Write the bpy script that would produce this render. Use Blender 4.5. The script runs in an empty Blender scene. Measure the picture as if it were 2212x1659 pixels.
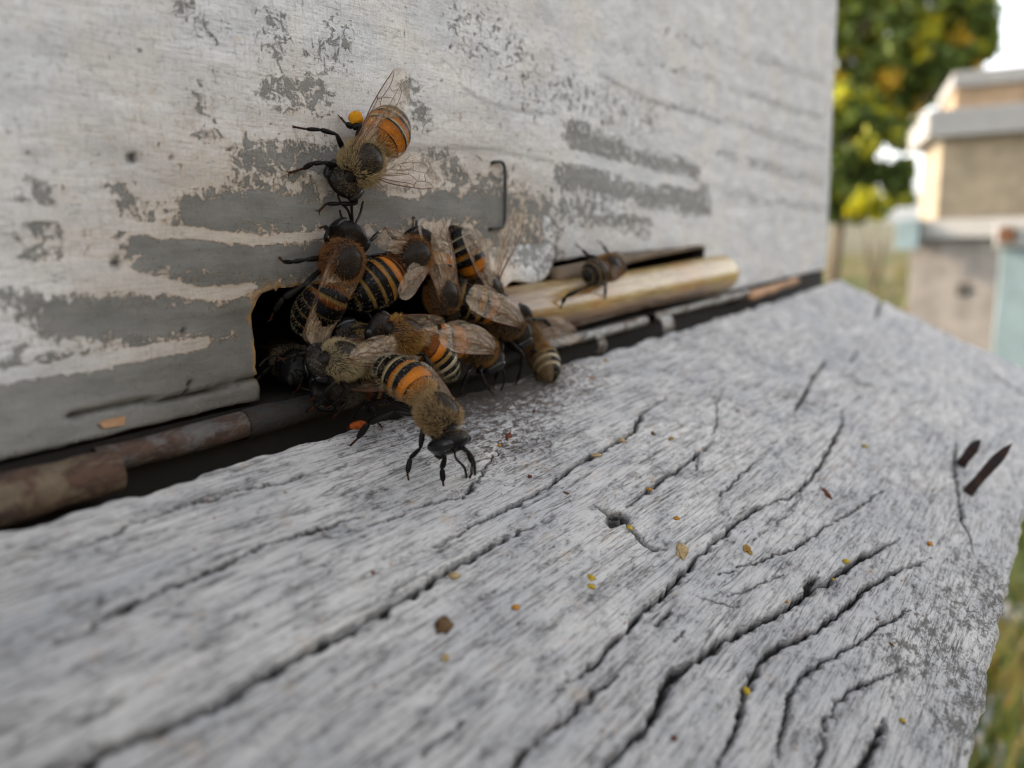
import bpy, math, random
import numpy as np
from mathutils import Vector, Matrix, noise as mnoise

# ------------------------------------------------------------------ units, camera, light
U = 0.001                      # everything below is written in millimetres
SC = bpy.context.scene
COL = SC.collection
R = math.radians
rng = np.random.RandomState(7)
random.seed(7)

def unit(v):
    v = np.asarray(v, float); return v / np.linalg.norm(v)

FOC = 1660.0; CX = 1106.0; CY = 829.5           # focal length and centre in photo pixels (2212 wide)
_X = unit((1244, -380, FOC)); _Zd = unit((321, 8303, FOC))
_Zu = unit(-(_Zd - (_X @ _Zd) * _X)); _Y = np.cross(_Zu, _X)
RC = np.array([_X, _Y, _Zu])                    # camera frame -> world
CAMP = np.array([0.0, -69.56, 16.66])
def ray(px, py): return RC @ np.array([(px - CX) / FOC, (py - CY) / FOC, 1.0])
def W(px, py, h=0.0):                           # point h mm in front of the hive wall (plane y = 0)
    r = ray(px, py); t = (-h - CAMP[1]) / r[1]; return CAMP + r * t
def D(px, py, t): return CAMP + ray(px, py) * t
BD0 = np.array([0.0, -5.0, -4.15])              # hive-side edge of the landing board
BT = R(24.5)
BV = np.array([0, -math.cos(BT), -math.sin(BT)])  # down the slope
BN = np.array([0, -math.sin(BT), math.cos(BT)])   # out of the board
def B(px, py, h=0.0):                           # point h mm above the landing board
    r = ray(px, py); t = ((BD0 - CAMP) @ BN + h) / (r @ BN); return CAMP + r * t
def depth(p): return float((np.asarray(p) - CAMP) @ (RC @ np.array([0, 0, 1.0])))

cam_d = bpy.data.cameras.new("camera"); cam = bpy.data.objects.new("camera", cam_d); COL.objects.link(cam)
fw = RC @ np.array([0, 0, 1.0]); rt = RC @ np.array([1.0, 0, 0]); upv = RC @ np.array([0, -1.0, 0])
mw = Matrix(((rt[0], upv[0], -fw[0], CAMP[0] * U), (rt[1], upv[1], -fw[1], CAMP[1] * U),
             (rt[2], upv[2], -fw[2], CAMP[2] * U), (0, 0, 0, 1)))
cam.matrix_world = mw
cam_d.sensor_width = 36.0; cam_d.sensor_fit = 'HORIZONTAL'; cam_d.lens = FOC * 36.0 / 2212.0
cam_d.clip_start = 0.002; cam_d.clip_end = 400.0
cam_d.dof.use_dof = True; cam_d.dof.focus_distance = 87.0 * U
cam_d.dof.aperture_fstop = cam_d.lens / 1.5 * (0.001 / U)
SC.camera = cam

SUN_EL = R(24); SUN_AZ = R(14)                  # sun behind the hive, a little to the left (azimuth from +y towards -x)
world = bpy.data.worlds.new("World"); SC.world = world; world.use_nodes = True
wn = world.node_tree.nodes; wl = world.node_tree.links
bg = wn['Background']; sky = wn.new('ShaderNodeTexSky'); sky.sky_type = 'NISHITA'; sky.sun_disc = False
sky.sun_elevation = SUN_EL; sky.sun_rotation = -SUN_AZ; sky.dust_density = 2.0; sky.ozone_density = 1.0
hs_ = wn.new('ShaderNodeHueSaturation'); hs_.inputs['Saturation'].default_value = 0.18; hs_.inputs['Value'].default_value = 1.1
wl.new(sky.outputs[0], hs_.inputs['Color']); wl.new(hs_.outputs[0], bg.inputs[0]); bg.inputs[1].default_value = 0.15
sun_d = bpy.data.lights.new("sun", 'SUN'); sun_d.energy = 2.0; sun_d.angle = R(0.5); sun_d.color = (1.0, 0.72, 0.42)
sun = bpy.data.objects.new("sun", sun_d); COL.objects.link(sun)
sdir = Vector((-math.sin(SUN_AZ) * math.cos(SUN_EL), math.cos(SUN_AZ) * math.cos(SUN_EL), math.sin(SUN_EL)))
sun.rotation_euler = sdir.to_track_quat('Z', 'Y').to_euler(); sun.location = (0, 0, 3)
SC.view_settings.view_transform = 'Standard'; SC.view_settings.look = 'None'
SC.view_settings.exposure = 2.12; SC.view_settings.gamma = 1.0
SC.render.engine = 'CYCLES'
SC.cycles.use_denoising = True; SC.cycles.filter_width = 1.1
SC.cycles.max_bounces = 8; SC.cycles.transparent_max_bounces = 24
SC.cycles.use_adaptive_sampling = True; SC.cycles.adaptive_threshold = 0.02

# ------------------------------------------------------------------ node helpers
class NT:
    def __init__(s, name):
        s.m = bpy.data.materials.new(name); s.m.use_nodes = True
        s.t = s.m.node_tree; s.n = s.t.nodes; s.l = s.t.links
        s.b = s.n['Principled BSDF']; s.out = s.n['Material Output']
    def link(s, a, b): s.l.new(a, b)
    def coord(s, scale=(1, 1, 1), rot=(0, 0, 0)):
        c = s.n.new('ShaderNodeTexCoord'); m = s.n.new('ShaderNodeMapping')
        m.inputs['Scale'].default_value = [k / U for k in scale]; m.inputs['Rotation'].default_value = rot
        s.link(c.outputs['Object'], m.inputs[0]); return m.outputs[0]
    def noise(s, vec, scale, detail=4, rough=0.6, dist=0.0):
        k = s.n.new('ShaderNodeTexNoise'); s.link(vec, k.inputs['Vector'])
        k.inputs['Scale'].default_value = scale; k.inputs['Detail'].default_value = detail
        k.inputs['Roughness'].default_value = rough; k.inputs['Distortion'].default_value = dist
        return k.outputs['Fac']
    def voro(s, vec, scale, feat='F1'):
        k = s.n.new('ShaderNodeTexVoronoi'); s.link(vec, k.inputs['Vector']); k.feature = feat
        k.inputs['Scale'].default_value = scale; return k.outputs['Distance']
    def ramp(s, fac, stops, interp='LINEAR'):
        k = s.n.new('ShaderNodeValToRGB'); s.link(fac, k.inputs[0]); e = k.color_ramp.elements
        k.color_ramp.interpolation = interp
        while len(e) < len(stops): e.new(0.5)
        for q, (p, c) in zip(e, stops):
            q.position = p
            q.color = (c, c, c, 1) if not hasattr(c, '__len__') else (*c, 1)
        return k.outputs[0]
    def mix(s, fac, a, b, mode='MIX'):
        k = s.n.new('ShaderNodeMix'); k.data_type = 'RGBA'; k.blend_type = mode
        for i, v in ((0, fac), (6, a), (7, b)):
            if isinstance(v, (int, float)): k.inputs[i].default_value = v if i == 0 else (v, v, v, 1)
            elif isinstance(v, tuple): k.inputs[i].default_value = (*v, 1)
            else: s.link(v, k.inputs[i])
        return k.outputs[2]
    def math(s, op, a, b=None, c=None, clamp=False):
        k = s.n.new('ShaderNodeMath'); k.operation = op; k.use_clamp = clamp
        for i, v in enumerate((a, b, c)):
            if v is None: continue
            if isinstance(v, (int, float)): k.inputs[i].default_value = v
            else: s.link(v, k.inputs[i])
        return k.outputs[0]
    def attr(s, name, out='Fac'):
        k = s.n.new('ShaderNodeAttribute'); k.attribute_name = name; return k.outputs[out]
    def bump(s, h, strength=0.5, dist=0.1):
        k = s.n.new('ShaderNodeBump'); s.link(h, k.inputs['Height']); k.inputs['Strength'].default_value = strength
        k.inputs['Distance'].default_value = dist * U; s.link(k.outputs[0], s.b.inputs['Normal']); return k
    def set(s, **kw):
        for k, v in kw.items():
            i = s.b.inputs[k.replace('_', ' ')]
            if isinstance(v, (int, float)): i.default_value = v
            elif isinstance(v, tuple): i.default_value = (*v, 1) if len(v) == 3 else v
            else: s.link(v, i)
        return s

# ------------------------------------------------------------------ mesh helper
class MB:
    def __init__(s): s.v = []; s.f = []; s.m = []; s.c = []; s.n = 0
    def add(s, verts, faces, mat=0, col=(1, 1, 1)):
        verts = np.asarray(verts, float); k = len(verts)
        col = np.asarray(col, float)
        if col.ndim == 1: col = np.tile(col, (k, 1))
        s.v.append(verts); s.c.append(col)
        s.f += [tuple(int(i) + s.n for i in f) for f in faces]; s.m += [mat] * len(faces)
        s.n += k
    def grid(s, P, mat=0, col=(1, 1, 1), wrap=False, capa=False, capb=False):
        nr, nc = P.shape[:2]; fs = []
        for i in range(nr - 1):
            for j in range(nc if wrap else nc - 1):
                k = (j + 1) % nc
                fs.append((i * nc + j, i * nc + k, (i + 1) * nc + k, (i + 1) * nc + j))
        if capa: fs.append(tuple(range(nc - 1, -1, -1)))
        if capb: fs.append(tuple((nr - 1) * nc + j for j in range(nc)))
        c = np.asarray(col, float)
        if c.ndim == 3: c = c.reshape(-1, 3)
        s.add(P.reshape(-1, 3), fs, mat, c)
    def tube(s, pts, rad, n=8, mat=0, col=(1, 1, 1), flat=1.0, ref=(0.13, 0.27, 1.0)):
        pts = np.asarray(pts, float); rad = np.broadcast_to(np.asarray(rad, float), (len(pts),))
        T = np.gradient(pts, axis=0); T /= np.linalg.norm(T, axis=1)[:, None] + 1e-9
        a = np.linspace(0, 2 * math.pi, n, endpoint=False); P = np.zeros((len(pts), n, 3))
        u = np.asarray(ref, float)
        for i in range(len(pts)):
            u = u - (u @ T[i]) * T[i]; u = unit(u); w = np.cross(T[i], u)
            P[i] = pts[i] + rad[i] * (np.outer(np.cos(a), u) + flat * np.outer(np.sin(a), w))
        s.grid(P, mat, col, wrap=True, capa=True, capb=True)
    def box(s, a, b, mat=0, col=(1, 1, 1)):
        a = np.asarray(a, float); b = np.asarray(b, float)
        v = [[(a, b)[i][0], (a, b)[j][1], (a, b)[k][2]] for i in (0, 1) for j in (0, 1) for k in (0, 1)]
        s.add(v, [(0, 1, 3, 2), (4, 6, 7, 5), (0, 4, 5, 1), (2, 3, 7, 6), (0, 2, 6, 4), (1, 5, 7, 3)], mat, col)
    def build(s, name, mats, parent=None, loc=(0, 0, 0), smooth=True, bevel=0, **props):
        V = np.concatenate(s.v) if s.v else np.zeros((0, 3)); C = np.concatenate(s.c)
        loc = np.asarray(loc, float)
        me = bpy.data.meshes.new(name); me.from_pydata(((V - loc) * U).tolist(), [], s.f)
        for m in (mats if isinstance(mats, (list, tuple)) else [mats]): me.materials.append(m)
        me.polygons.foreach_set('material_index', s.m)
        if smooth: me.polygons.foreach_set('use_smooth', [True] * len(s.f))
        at = me.color_attributes.new('Col', 'FLOAT_COLOR', 'POINT')
        at.data.foreach_set('color', np.c_[C, np.ones(len(C))].astype(np.float32).ravel())
        me.update()
        return link(name, me, parent, loc, bevel, **props)

def link(name, me, parent=None, loc=(0, 0, 0), bevel=0, **props):
    o = bpy.data.objects.new(name, me); COL.objects.link(o)
    if parent is not None:
        o.parent = parent
        base = np.array(parent['_o']) if '_o' in parent else np.zeros(3)
        o.location = tuple((np.asarray(loc) - base) * U)
    else:
        o.location = tuple(np.asarray(loc) * U)
    o['_o'] = [float(k) for k in loc]
    if bevel:
        bv = o.modifiers.new('bevel', 'BEVEL'); bv.width = bevel * U; bv.segments = 2; bv.limit_method = 'ANGLE'
    for k, v in props.items(): o[k] = v
    return o
def empty(name, loc, **props):
    o = bpy.data.objects.new(name, None); COL.objects.link(o); o.location = tuple(np.asarray(loc, float) * U)
    o['_o'] = [float(k) for k in loc]; o.empty_display_size = 5 * U
    for k, v in props.items(): o[k] = v
    return o

def catmull(P, n):
    P = np.asarray(P, float)
    if len(P) < 3:
        t = np.linspace(0, 1, n)[:, None]; return P[0] * (1 - t) + P[-1] * t
    Q = np.vstack([2 * P[0] - P[1], P, 2 * P[-1] - P[-2]]); out = []
    for t in np.linspace(0, len(P) - 1 - 1e-6, n):
        i = int(t); f = t - i; a, b, c, d = Q[i:i + 4]
        out.append(0.5 * (2 * b + (c - a) * f + (2 * a - 5 * b + 4 * c - d) * f * f + (3 * b - 3 * c + d - a) * f ** 3))
    return np.array(out)

# cheap vectorised value noise for shapes and masks
_T = rng.rand(256, 256)
def vn(x, y):
    x = np.asarray(x, float); y = np.asarray(y, float)
    xi = np.floor(x).astype(int); yi = np.floor(y).astype(int); fx = x - xi; fy = y - yi
    fx = fx * fx * (3 - 2 * fx); fy = fy * fy * (3 - 2 * fy)
    g = lambda a, b: _T[a % 256, b % 256]
    return (g(xi, yi) * (1 - fx) + g(xi + 1, yi) * fx) * (1 - fy) + (g(xi, yi + 1) * (1 - fx) + g(xi + 1, yi + 1) * fx) * fy
def fbm(x, y, o=4):
    s = 0; a = 0.5
    for k in range(o): s = s + a * vn(x * 2 ** k + 17 * k, y * 2 ** k + 31 * k); a *= 0.5
    return s / (1 - 0.5 ** o)
def seg_dist(X, Y, pts):
    """distance to a polyline and position along it 0..1"""
    best = np.full(X.shape, 1e9); par = np.zeros(X.shape); pts = np.asarray(pts, float)
    L = np.r_[0, np.cumsum(np.linalg.norm(np.diff(pts, axis=0), axis=1))]
    for i in range(len(pts) - 1):
        a, b = pts[i], pts[i + 1]; d = b - a; q = d @ d + 1e-9
        t = np.clip(((X - a[0]) * d[0] + (Y - a[1]) * d[1]) / q, 0, 1)
        r = np.hypot(X - a[0] - t * d[0], Y - a[1] - t * d[1]); k = r < best
        best[k] = r[k]; par[k] = ((L[i] + t * (L[i + 1] - L[i])) / L[-1])[k]
    return best, par

# ------------------------------------------------------------------ materials
def wall_material():
    s = NT('weathered_paint'); v = s.coord((1, 1, 1)); vs = s.coord((0.4, 1, 1.1)); vv = s.coord((1.7, 1, 0.5)); vl = s.coord((0.22, 1, 2.4))
    M = s.attr('mask'); T = s.attr('tan'); Dk = s.attr('dark'); Ent = s.attr('entdark')
    n1 = s.noise(s.coord((0.75, 1, 0.95)), 0.8, 9, 0.8, 0.5); n2 = s.noise(vv, 1.3, 7, 0.78); n3 = s.noise(v, 0.22, 3, 0.5)
    nn = s.math('ADD', s.math('MULTIPLY', n1, 5.2), s.math('MULTIPLY', n2, 1.8)); nn = s.math('SUBTRACT', nn, 3.5)
    sw = s.ramp(M, [(0.0, 0.55), (0.35, 1.0), (0.95, 1.0), (1.0, 0.62)])
    f = s.math('ADD', M, s.math('MULTIPLY', nn, sw))
    k = s.math('MULTIPLY_ADD', s.math('SUBTRACT', f, 0.5), 7.0, 0.5, clamp=True)
    white = s.mix(s.ramp(s.noise(vs, 0.22, 6, 0.7), [(0.35, 0.0), (0.65, 1.0)]), (0.50, 0.51, 0.54), (0.75, 0.75, 0.765))
    white = s.mix(s.ramp(s.noise(v, 0.09, 3, 0.6), [(0.45, 0.0), (0.75, 0.6)]), white, (0.70, 0.62, 0.54))
    fib = s.noise(vl, 1.6, 7, 0.8, 0.4); sp = s.noise(vs, 1.9, 8, 0.85); vert = s.noise(vv, 1.6, 7, 0.8)
    white = s.mix(s.ramp(fib, [(0.36, 0.75), (0.50, 0.0)]), white, (0.34, 0.335, 0.34))
    white = s.mix(s.ramp(vert, [(0.34, 0.7), (0.49, 0.0)]), white, (0.36, 0.35, 0.35))
    white = s.mix(s.ramp(sp, [(0.34, 0.95), (0.445, 0.0)]), white, (0.15, 0.145, 0.14))
    white = s.mix(s.ramp(s.noise(v, 0.45, 3, 0.6), [(0.66, 0.0), (0.72, 0.6)]), white, (0.50, 0.42, 0.28))
    grey = s.mix(s.ramp(s.noise(vs, 0.5, 6, 0.7), [(0.3, 0.0), (0.7, 1.0)]), (0.175, 0.172, 0.165), (0.285, 0.28, 0.27))
    grey = s.mix(s.ramp(s.noise(v, 1.6, 7, 0.8), [(0.30, 0.9), (0.42, 0.0)]), grey, (0.06, 0.05, 0.04))
    edge = s.math('MULTIPLY', s.ramp(f, [(0.0, 0.0), (0.42, 1.0)]), T, clamp=True)
    white = s.mix(s.math('MULTIPLY', T, 0.5, clamp=True), white, (0.66, 0.53, 0.41))
    white = s.mix(s.math('MULTIPLY', edge, 0.6), white, (0.52, 0.34, 0.18))
    c = s.mix(k, white, grey)
    c = s.mix(s.math('MULTIPLY', Ent, 0.62), c, s.mix(1.0, c, (0.30, 0.27, 0.22), 'MULTIPLY'))
    c = s.mix(s.attr('rim'), c, (0.42, 0.23, 0.07))
    c = s.mix(Dk, c, (0.02, 0.018, 0.015))
    s.set(Base_Color=c, Roughness=0.75, Specular_IOR_Level=0.25)
    h = s.math('ADD', s.math('MULTIPLY', k, -0.5), s.math('MULTIPLY', s.math('ADD', s.math('ADD', fib, sp), vert), 0.5))
    s.bump(h, 0.9, 0.22); return s.m

def board_material():
    s = NT('weathered_board'); v = s.coord(); vs = s.coord((0.13, 1, 1)); v2 = s.coord((0.5, 1, 1))
    gr = s.noise(s.coord((0.07, 1, 1)), 2.6, 8, 0.82, 0.3); sp = s.noise(s.coord((0.42, 1, 1)), 1.7, 9, 0.86); big = s.noise(v2, 0.11, 4, 0.6); mid = s.noise(v2, 0.45, 6, 0.75)
    c = s.mix(s.ramp(big, [(0.35, 0.0), (0.65, 1.0)]), (0.47, 0.47, 0.485), (0.66, 0.64, 0.625))
    c = s.mix(s.ramp(mid, [(0.36, 0.75), (0.52, 0.0)]), c, (0.33, 0.33, 0.34))
    c = s.mix(s.ramp(gr, [(0.38, 1.0), (0.51, 0.0)]), c, (0.17, 0.162, 0.16))
    for sc_, of, wd in ((0.34, 0.0, 0.010), (0.75, 3.0, 0.012)):
        ln_ = s.noise(s.coord((0.055, 1, 1), (0, 0, 0)), sc_, 5, 0.55, 0.35 + of * .05); ab = s.math('ABSOLUTE', s.math('SUBTRACT', ln_, 0.5))
        c = s.mix(s.math('MULTIPLY', s.ramp(ab, [(0.0, 1.0), (wd * 1.3, 0.0)]), s.ramp(s.noise(s.coord((0.1, 1, 1)), 0.5 + of * .2, 3, 0.6), [(0.46, 0.0), (0.56, 0.85)])), c, (0.06, 0.055, 0.05))
    spm = s.math('ADD', sp, s.math('MULTIPLY', s.math('SUBTRACT', mid, 0.5), 0.45))
    c = s.mix(s.ramp(spm, [(0.35, 1.0), (0.44, 0.0)]), c, (0.08, 0.073, 0.07))
    c = s.mix(s.ramp(sp, [(0.55, 0.0), (0.64, 0.85)]), c, (0.84, 0.84, 0.845))
    c = s.mix(s.ramp(s.noise(v, 0.33, 5, 0.75), [(0.58, 0.0), (0.70, 0.5)]), c, (0.50, 0.39, 0.29))
    c = s.mix(s.ramp(s.noise(v, 1.1, 2, 0.5), [(0.725, 0.0), (0.75, 0.75)]), c, (0.22, 0.10, 0.04))
    dirt = s.math('MULTIPLY_ADD', s.math('SUBTRACT', s.math('ADD', s.attr('dirt'), s.math('MULTIPLY', s.math('SUBTRACT', sp, 0.5), 5.0)), 0.55), 5.0, 0.5, clamp=True)
    c = s.mix(s.math('MULTIPLY', dirt, 0.92), c, (0.045, 0.03, 0.022))
    dg = s.noise(s.coord((0.5, 1, 1), (0, 0, R(35))), 1.1, 8, 0.8)
    g2 = s.math('MULTIPLY_ADD', s.math('SUBTRACT', s.math('ADD', s.attr('weather'), s.math('MULTIPLY', s.math('SUBTRACT', dg, 0.5), 5.0)), 0.62), 3.0, 0.5, clamp=True)
    c = s.mix(s.math('MULTIPLY', g2, 0.8), c, (0.075, 0.07, 0.06))
    c = s.mix(s.attr('crack'), c, (0.03, 0.027, 0.025))
    s.set(Base_Color=c, Roughness=0.85, Specular_IOR_Level=0.2)
    s.bump(s.math('ADD', s.math('MULTIPLY', gr, 0.6), sp), 1.0, 0.30); return s.m

def simple(name, col, rough=0.6, var=0.35, scale=0.3, spec=0.4, metal=0.0, stretch=(1, 1, 1), col2=None, bump=0.3, bd=0.1):
    s = NT(name); v = s.coord(stretch); n = s.noise(v, scale, 6, 0.7)
    c2 = col2 or tuple(k * (1 - var) for k in col)
    s.set(Base_Color=s.mix(s.ramp(n, [(0.38, 0.0), (0.62, 1.0)]), c2, col), Roughness=rough, Specular_IOR_Level=spec, Metallic=metal)
    if bump: s.bump(s.noise(v, scale * 4, 5, 0.7), bump, bd)
    return s.m

def metal_material(name, base, rust, amount, rough=0.38, metal=0.6):
    s = NT(name); v = s.coord((0.55, 1, 1)); n = s.noise(v, 0.28, 8, 0.75, 0.6)
    k = s.ramp(n, [(0.5 + (amount - .5) * 0.22 - .04, 1.0), (0.5 + (amount - .5) * 0.22 + .04, 0.0)])
    rc = s.mix(s.ramp(s.noise(v, 0.6, 7, 0.75), [(0.42, 0.0), (0.60, 1.0)]), rust, tuple(q * 2.3 for q in rust))
    bc = s.mix(s.ramp(s.noise(v, 0.9, 6, 0.75), [(0.38, 0.7), (0.54, 0.0)]), base, tuple(q * .5 for q in base))
    s.set(Base_Color=s.mix(k, bc, rc), Metallic=s.math('MULTIPLY_ADD', k, -metal, metal), Roughness=s.math('MULTIPLY_ADD', k, 0.35, rough))
    s.bump(s.noise(v, 0.6, 8, 0.75), 0.9, 0.5); return s.m

def chitin():
    s = NT('bee_chitin'); c = s.attr('Col', 'Color'); v = s.coord(); n = s.noise(v, 3.5, 6, 0.75)
    s.set(Base_Color=s.mix(s.ramp(n, [(0.34, 0.65), (0.55, 0.0)]), c, s.mix(1.0, c, (0.35, 0.3, 0.3), 'MULTIPLY')), Roughness=0.24, Specular_IOR_Level=0.09)
    s.bump(n, 0.35, 0.05); return s.m
def eye_mat():
    s = NT('bee_eye'); v = s.coord(); s.set(Base_Color=(0.006, 0.006, 0.007), Roughness=0.1, Specular_IOR_Level=0.3)
    s.bump(s.voro(v, 12), 0.25, 0.03); return s.m
def hair_mat():
    s = NT('bee_hair'); s.set(Base_Color=s.attr('Col', 'Color'), Roughness=0.6, Specular_IOR_Level=0.25, Sheen_Weight=0.3)
    t = s.n.new('ShaderNodeBsdfTranslucent'); s.link(s.attr('Col', 'Color'), t.inputs[0])
    m = s.n.new('ShaderNodeMixShader'); m.inputs[0].default_value = 0.4
    s.link(s.b.outputs[0], m.inputs[1]); s.link(t.outputs[0], m.inputs[2]); s.link(m.outputs[0], s.out.inputs[0]); return s.m
def membrane():
    s = NT('wing_membrane'); v = s.coord((0.5, 1, 1)); n = s.noise(v, 1.4, 4, 0.6)
    s.set(Base_Color=(0.36, 0.26, 0.17), Roughness=0.10, Specular_IOR_Level=1.0, Alpha=s.ramp(n, [(0.35, 0.2), (0.65, 0.42)]))
    s.bump(s.noise(s.coord((0.6, 1.6, 1)), 1.5, 3, 0.5), 1.0, 0.55); return s.m

M = {}
M['wall'] = wall_material(); M['board'] = board_material()
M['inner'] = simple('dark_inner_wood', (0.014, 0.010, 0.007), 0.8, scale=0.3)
M['grey_wood'] = simple('grey_weathered_wood', (0.42, 0.41, 0.40), 0.85, 0.4, 0.2, 0.2, stretch=(0.3, 1, 1))
M['tin_rust'] = metal_material('rusty_tin', (0.115, 0.08, 0.045), (0.032, 0.016, 0.009), 0.6, 0.5, 0.0)
M['tin_dark'] = metal_material('dark_tin', (0.11, 0.10, 0.095), (0.03, 0.015, 0.009), 0.7, 0.45, 0.3); M['tin_black'] = metal_material('shaded_grimy_tin', (0.018, 0.016, 0.015), (0.012, 0.007, 0.005), 0.5, 0.6, 0.1)  # last one: grimy tin, its colour also holding the shade of the bees
M['tin_pale'] = metal_material('pale_tin', (0.34, 0.335, 0.33), (0.09, 0.065, 0.05), 0.45, 0.4, 0.5)
M['wire'] = simple('dark_wire', (0.035, 0.034, 0.033), 0.5, 0.4, 1.0)
M['nail'] = metal_material('rusty_nail', (0.04, 0.03, 0.032), (0.022, 0.009, 0.006), 0.6, 0.4)
M['orange_wood'] = simple('bare_orange_wood', (0.42, 0.24, 0.13), 0.75, 0.4, 0.6, stretch=(0.3, 1, 1))
M['chitin'] = chitin(); M['eye'] = eye_mat(); M['hair'] = hair_mat(); M['membrane'] = membrane()
M['vein'] = simple('wing_vein', (0.10, 0.028, 0.008), 0.45, 0.3, 2, bump=0)
M['pollen'] = simple('pollen', (0.62, 0.27, 0.015), 0.85, 0.3, 3, 0.1, bump=0.8, bd=0.12)
M['pollen_dark'] = simple('rusty_pollen', (0.30, 0.065, 0.012), 0.85, 0.4, 3, 0.1, bump=0.8)

def reed_material():
    s = NT('horn_coloured_wood'); v = s.coord((0.12, 1, 1)); v1 = s.coord((0.5, 1, 1))
    n = s.noise(v, 1.6, 6, 0.7); b = s.noise(v1, 0.1, 4, 0.6)
    c = s.mix(s.ramp(n, [(0.35, 0.0), (0.65, 1.0)]), (0.20, 0.125, 0.045), (0.44, 0.325, 0.145))
    c = s.mix(s.ramp(b, [(0.53, 0.0), (0.68, 0.55)]), c, (0.36, 0.17, 0.04))
    c = s.mix(s.attr('stick_dark'), c, (0.085, 0.032, 0.010))
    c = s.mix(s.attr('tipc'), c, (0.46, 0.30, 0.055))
    s.set(Base_Color=c, Roughness=0.2, Specular_IOR_Level=0.6); s.bump(n, 0.3, 0.15); return s.m
M['reed'] = reed_material()

# ------------------------------------------------------------------ the hive
hive = empty('beehive', (20, 0, 0), label='weathered white wooden beehive filling the left, with low entrance slot crowded by bees', category='beehive')
XL, XR, SX0, SX1, SZ = -230.0, 273.4, 48.3, 168.6, 11.6

def seq(*spans):
    out = []
    for a, b, d in spans:
        n = max(1, int(round((b - a) / d))); out += list(np.linspace(a, b, n, endpoint=False))
    out.append(spans[-1][1]); return np.array(out)
gx = seq((XL, 10, 20), (10, SX0, 0.45), (SX0, 130, 0.5), (130, SX1, 0.8), (SX1, XR, 1.3))
gz = seq((0, SZ, 0.4), (SZ, 42, 0.45), (42, 95, 1.0), (95, 300, 12))
GX, GZ = np.meshgrid(gx, gz, indexing='ij')
def stroke_mask(strokes, X, Z, F=W):
    m = np.zeros(X.shape); X, Z = X + 1.6 * (fbm(X * .13 + 5, Z * .2, 3) - .5) * 2, Z + 1.0 * (fbm(X * .16, Z * .3 + 7, 4) - .5) * 2
    for pts, hw, val in strokes:
        q = []; ws = []
        for p in pts:
            a = F(p[0], p[1]); b = F(p[0], p[1] + hw)
            q.append((a[0], a[2])); ws.append(abs(a[2] - b[2]))
        d, t = seg_dist(X, Z, q); w = np.interp(t, np.linspace(0, 1, len(ws)), ws)
        m = np.maximum(m, val * np.clip(1.25 - d / w * 0.75, 0, 1)) if val > 0 else np.where(d < w * 1.5, np.minimum(m, m + val * np.clip(1.5 - d / w, 0, 1)), m)
    return m
greys = [
 ([(415, 462), (560, 448), (700, 452), (830, 450), (950, 455), (1080, 452)], 40, 1.15),
 ([(330, 548), (450, 560), (600, 565), (760, 560), (1000, 560)], 42, 1.15), ([(290, 545), (360, 550)], 25, 0.75),
 ([(120, 690), (300, 690), (540, 690)], 48, 1.1), ([(20, 650), (120, 680)], 30, 0.65),
 ([(-100, 880), (100, 880), (300, 840), (560, 800)], 85, 1.2), ([(-100, 960), (60, 950), (200, 925), (400, 880)], 50, 1.1), ([(380, 610), (560, 620)], 25, 0.9),
 ([(1238, 302), (1330, 335)], 36, 0.72), ([(1300, 325), (1400, 350), (1505, 368)], 20, 0.7), ([(1350, 120), (1500, 160), (1780, 260)], 9, 0.22), ([(1300, 190), (1500, 240), (1780, 330)], 10, 0.22), ([(1550, 330), (1780, 390)], 12, 0.24), ([(1560, 420), (1780, 450)], 9, 0.22), ([(1400, 60), (1780, 170)], 10, 0.2), ([(1222, 378), (1300, 400)], 30, 0.9), ([(1290, 400), (1400, 425), (1530, 448)], 20, 0.8), ([(1440, 400), (1520, 430)], 26, 0.7),
 ([(1130, 440), (1190, 470)], 40, 0.55), ([(1000, 500), (1180, 540)], 50, 0.6), ([(1220, 450), (1400, 490)], 22, 0.5),
 ([(590, 60), (600, 100)], 38, 0.36), ([(590, 200), (680, 205)], 34, 0.52), ([(430, 190), (450, 280)], 26, 0.30),
 ([(740, 90), (700, 140)], 40, 0.30), ([(540, 350), (620, 350), (700, 345)], 34, 0.68), ([(60, 480), (100, 540)], 40, 0.45),
 ([(240, 415), (250, 430)], 18, 0.6), ([(390, 20), (440, 60)], 30, 0.25), ([(250, 470), (330, 500)], 40, 0.45), ([(60, 410), (70, 430)], 22, 0.45),
 ([(880, 200), (900, 240)], 30, 0.42), ([(930, 350), (990, 380)], 30, 0.5), ([(1040, 390), (1090, 400)], 22, 0.5),
 ([(1000, 60), (1100, 100), (1150, 200)], 60, 0.2), ([(1200, 200), (1400, 260)], 50, 0.22),
]
whites = [
 ([(0, 455), (200, 470), (330, 500), (450, 508), (545, 517)], 9, -1.6), ([(565, 522), (620, 512), (700, 508)], 5, -1.0),
 ([(0, 590), (200, 590), (330, 612), (430, 632), (500, 632)], 12, -1.6), ([(-100, 830), (100, 800), (300, 765), (440, 742)], 12, -1.6),
 ([(1208, 330), (1300, 352), (1400, 378), (1504, 402)], 9, -1.1), ([(840, 418), (900, 425)], 5, -0.8), ([(765, 440), (785, 470), (800, 505)], 8, -0.5), ([(870, 470), (930, 482), (1040, 468)], 13, -0.38), ([(640, 440), (720, 430)], 5, -.3), ([(500, 470), (590, 490)], 8, -.25),
]
mask = stroke_mask(greys, GX, GZ)
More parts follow.
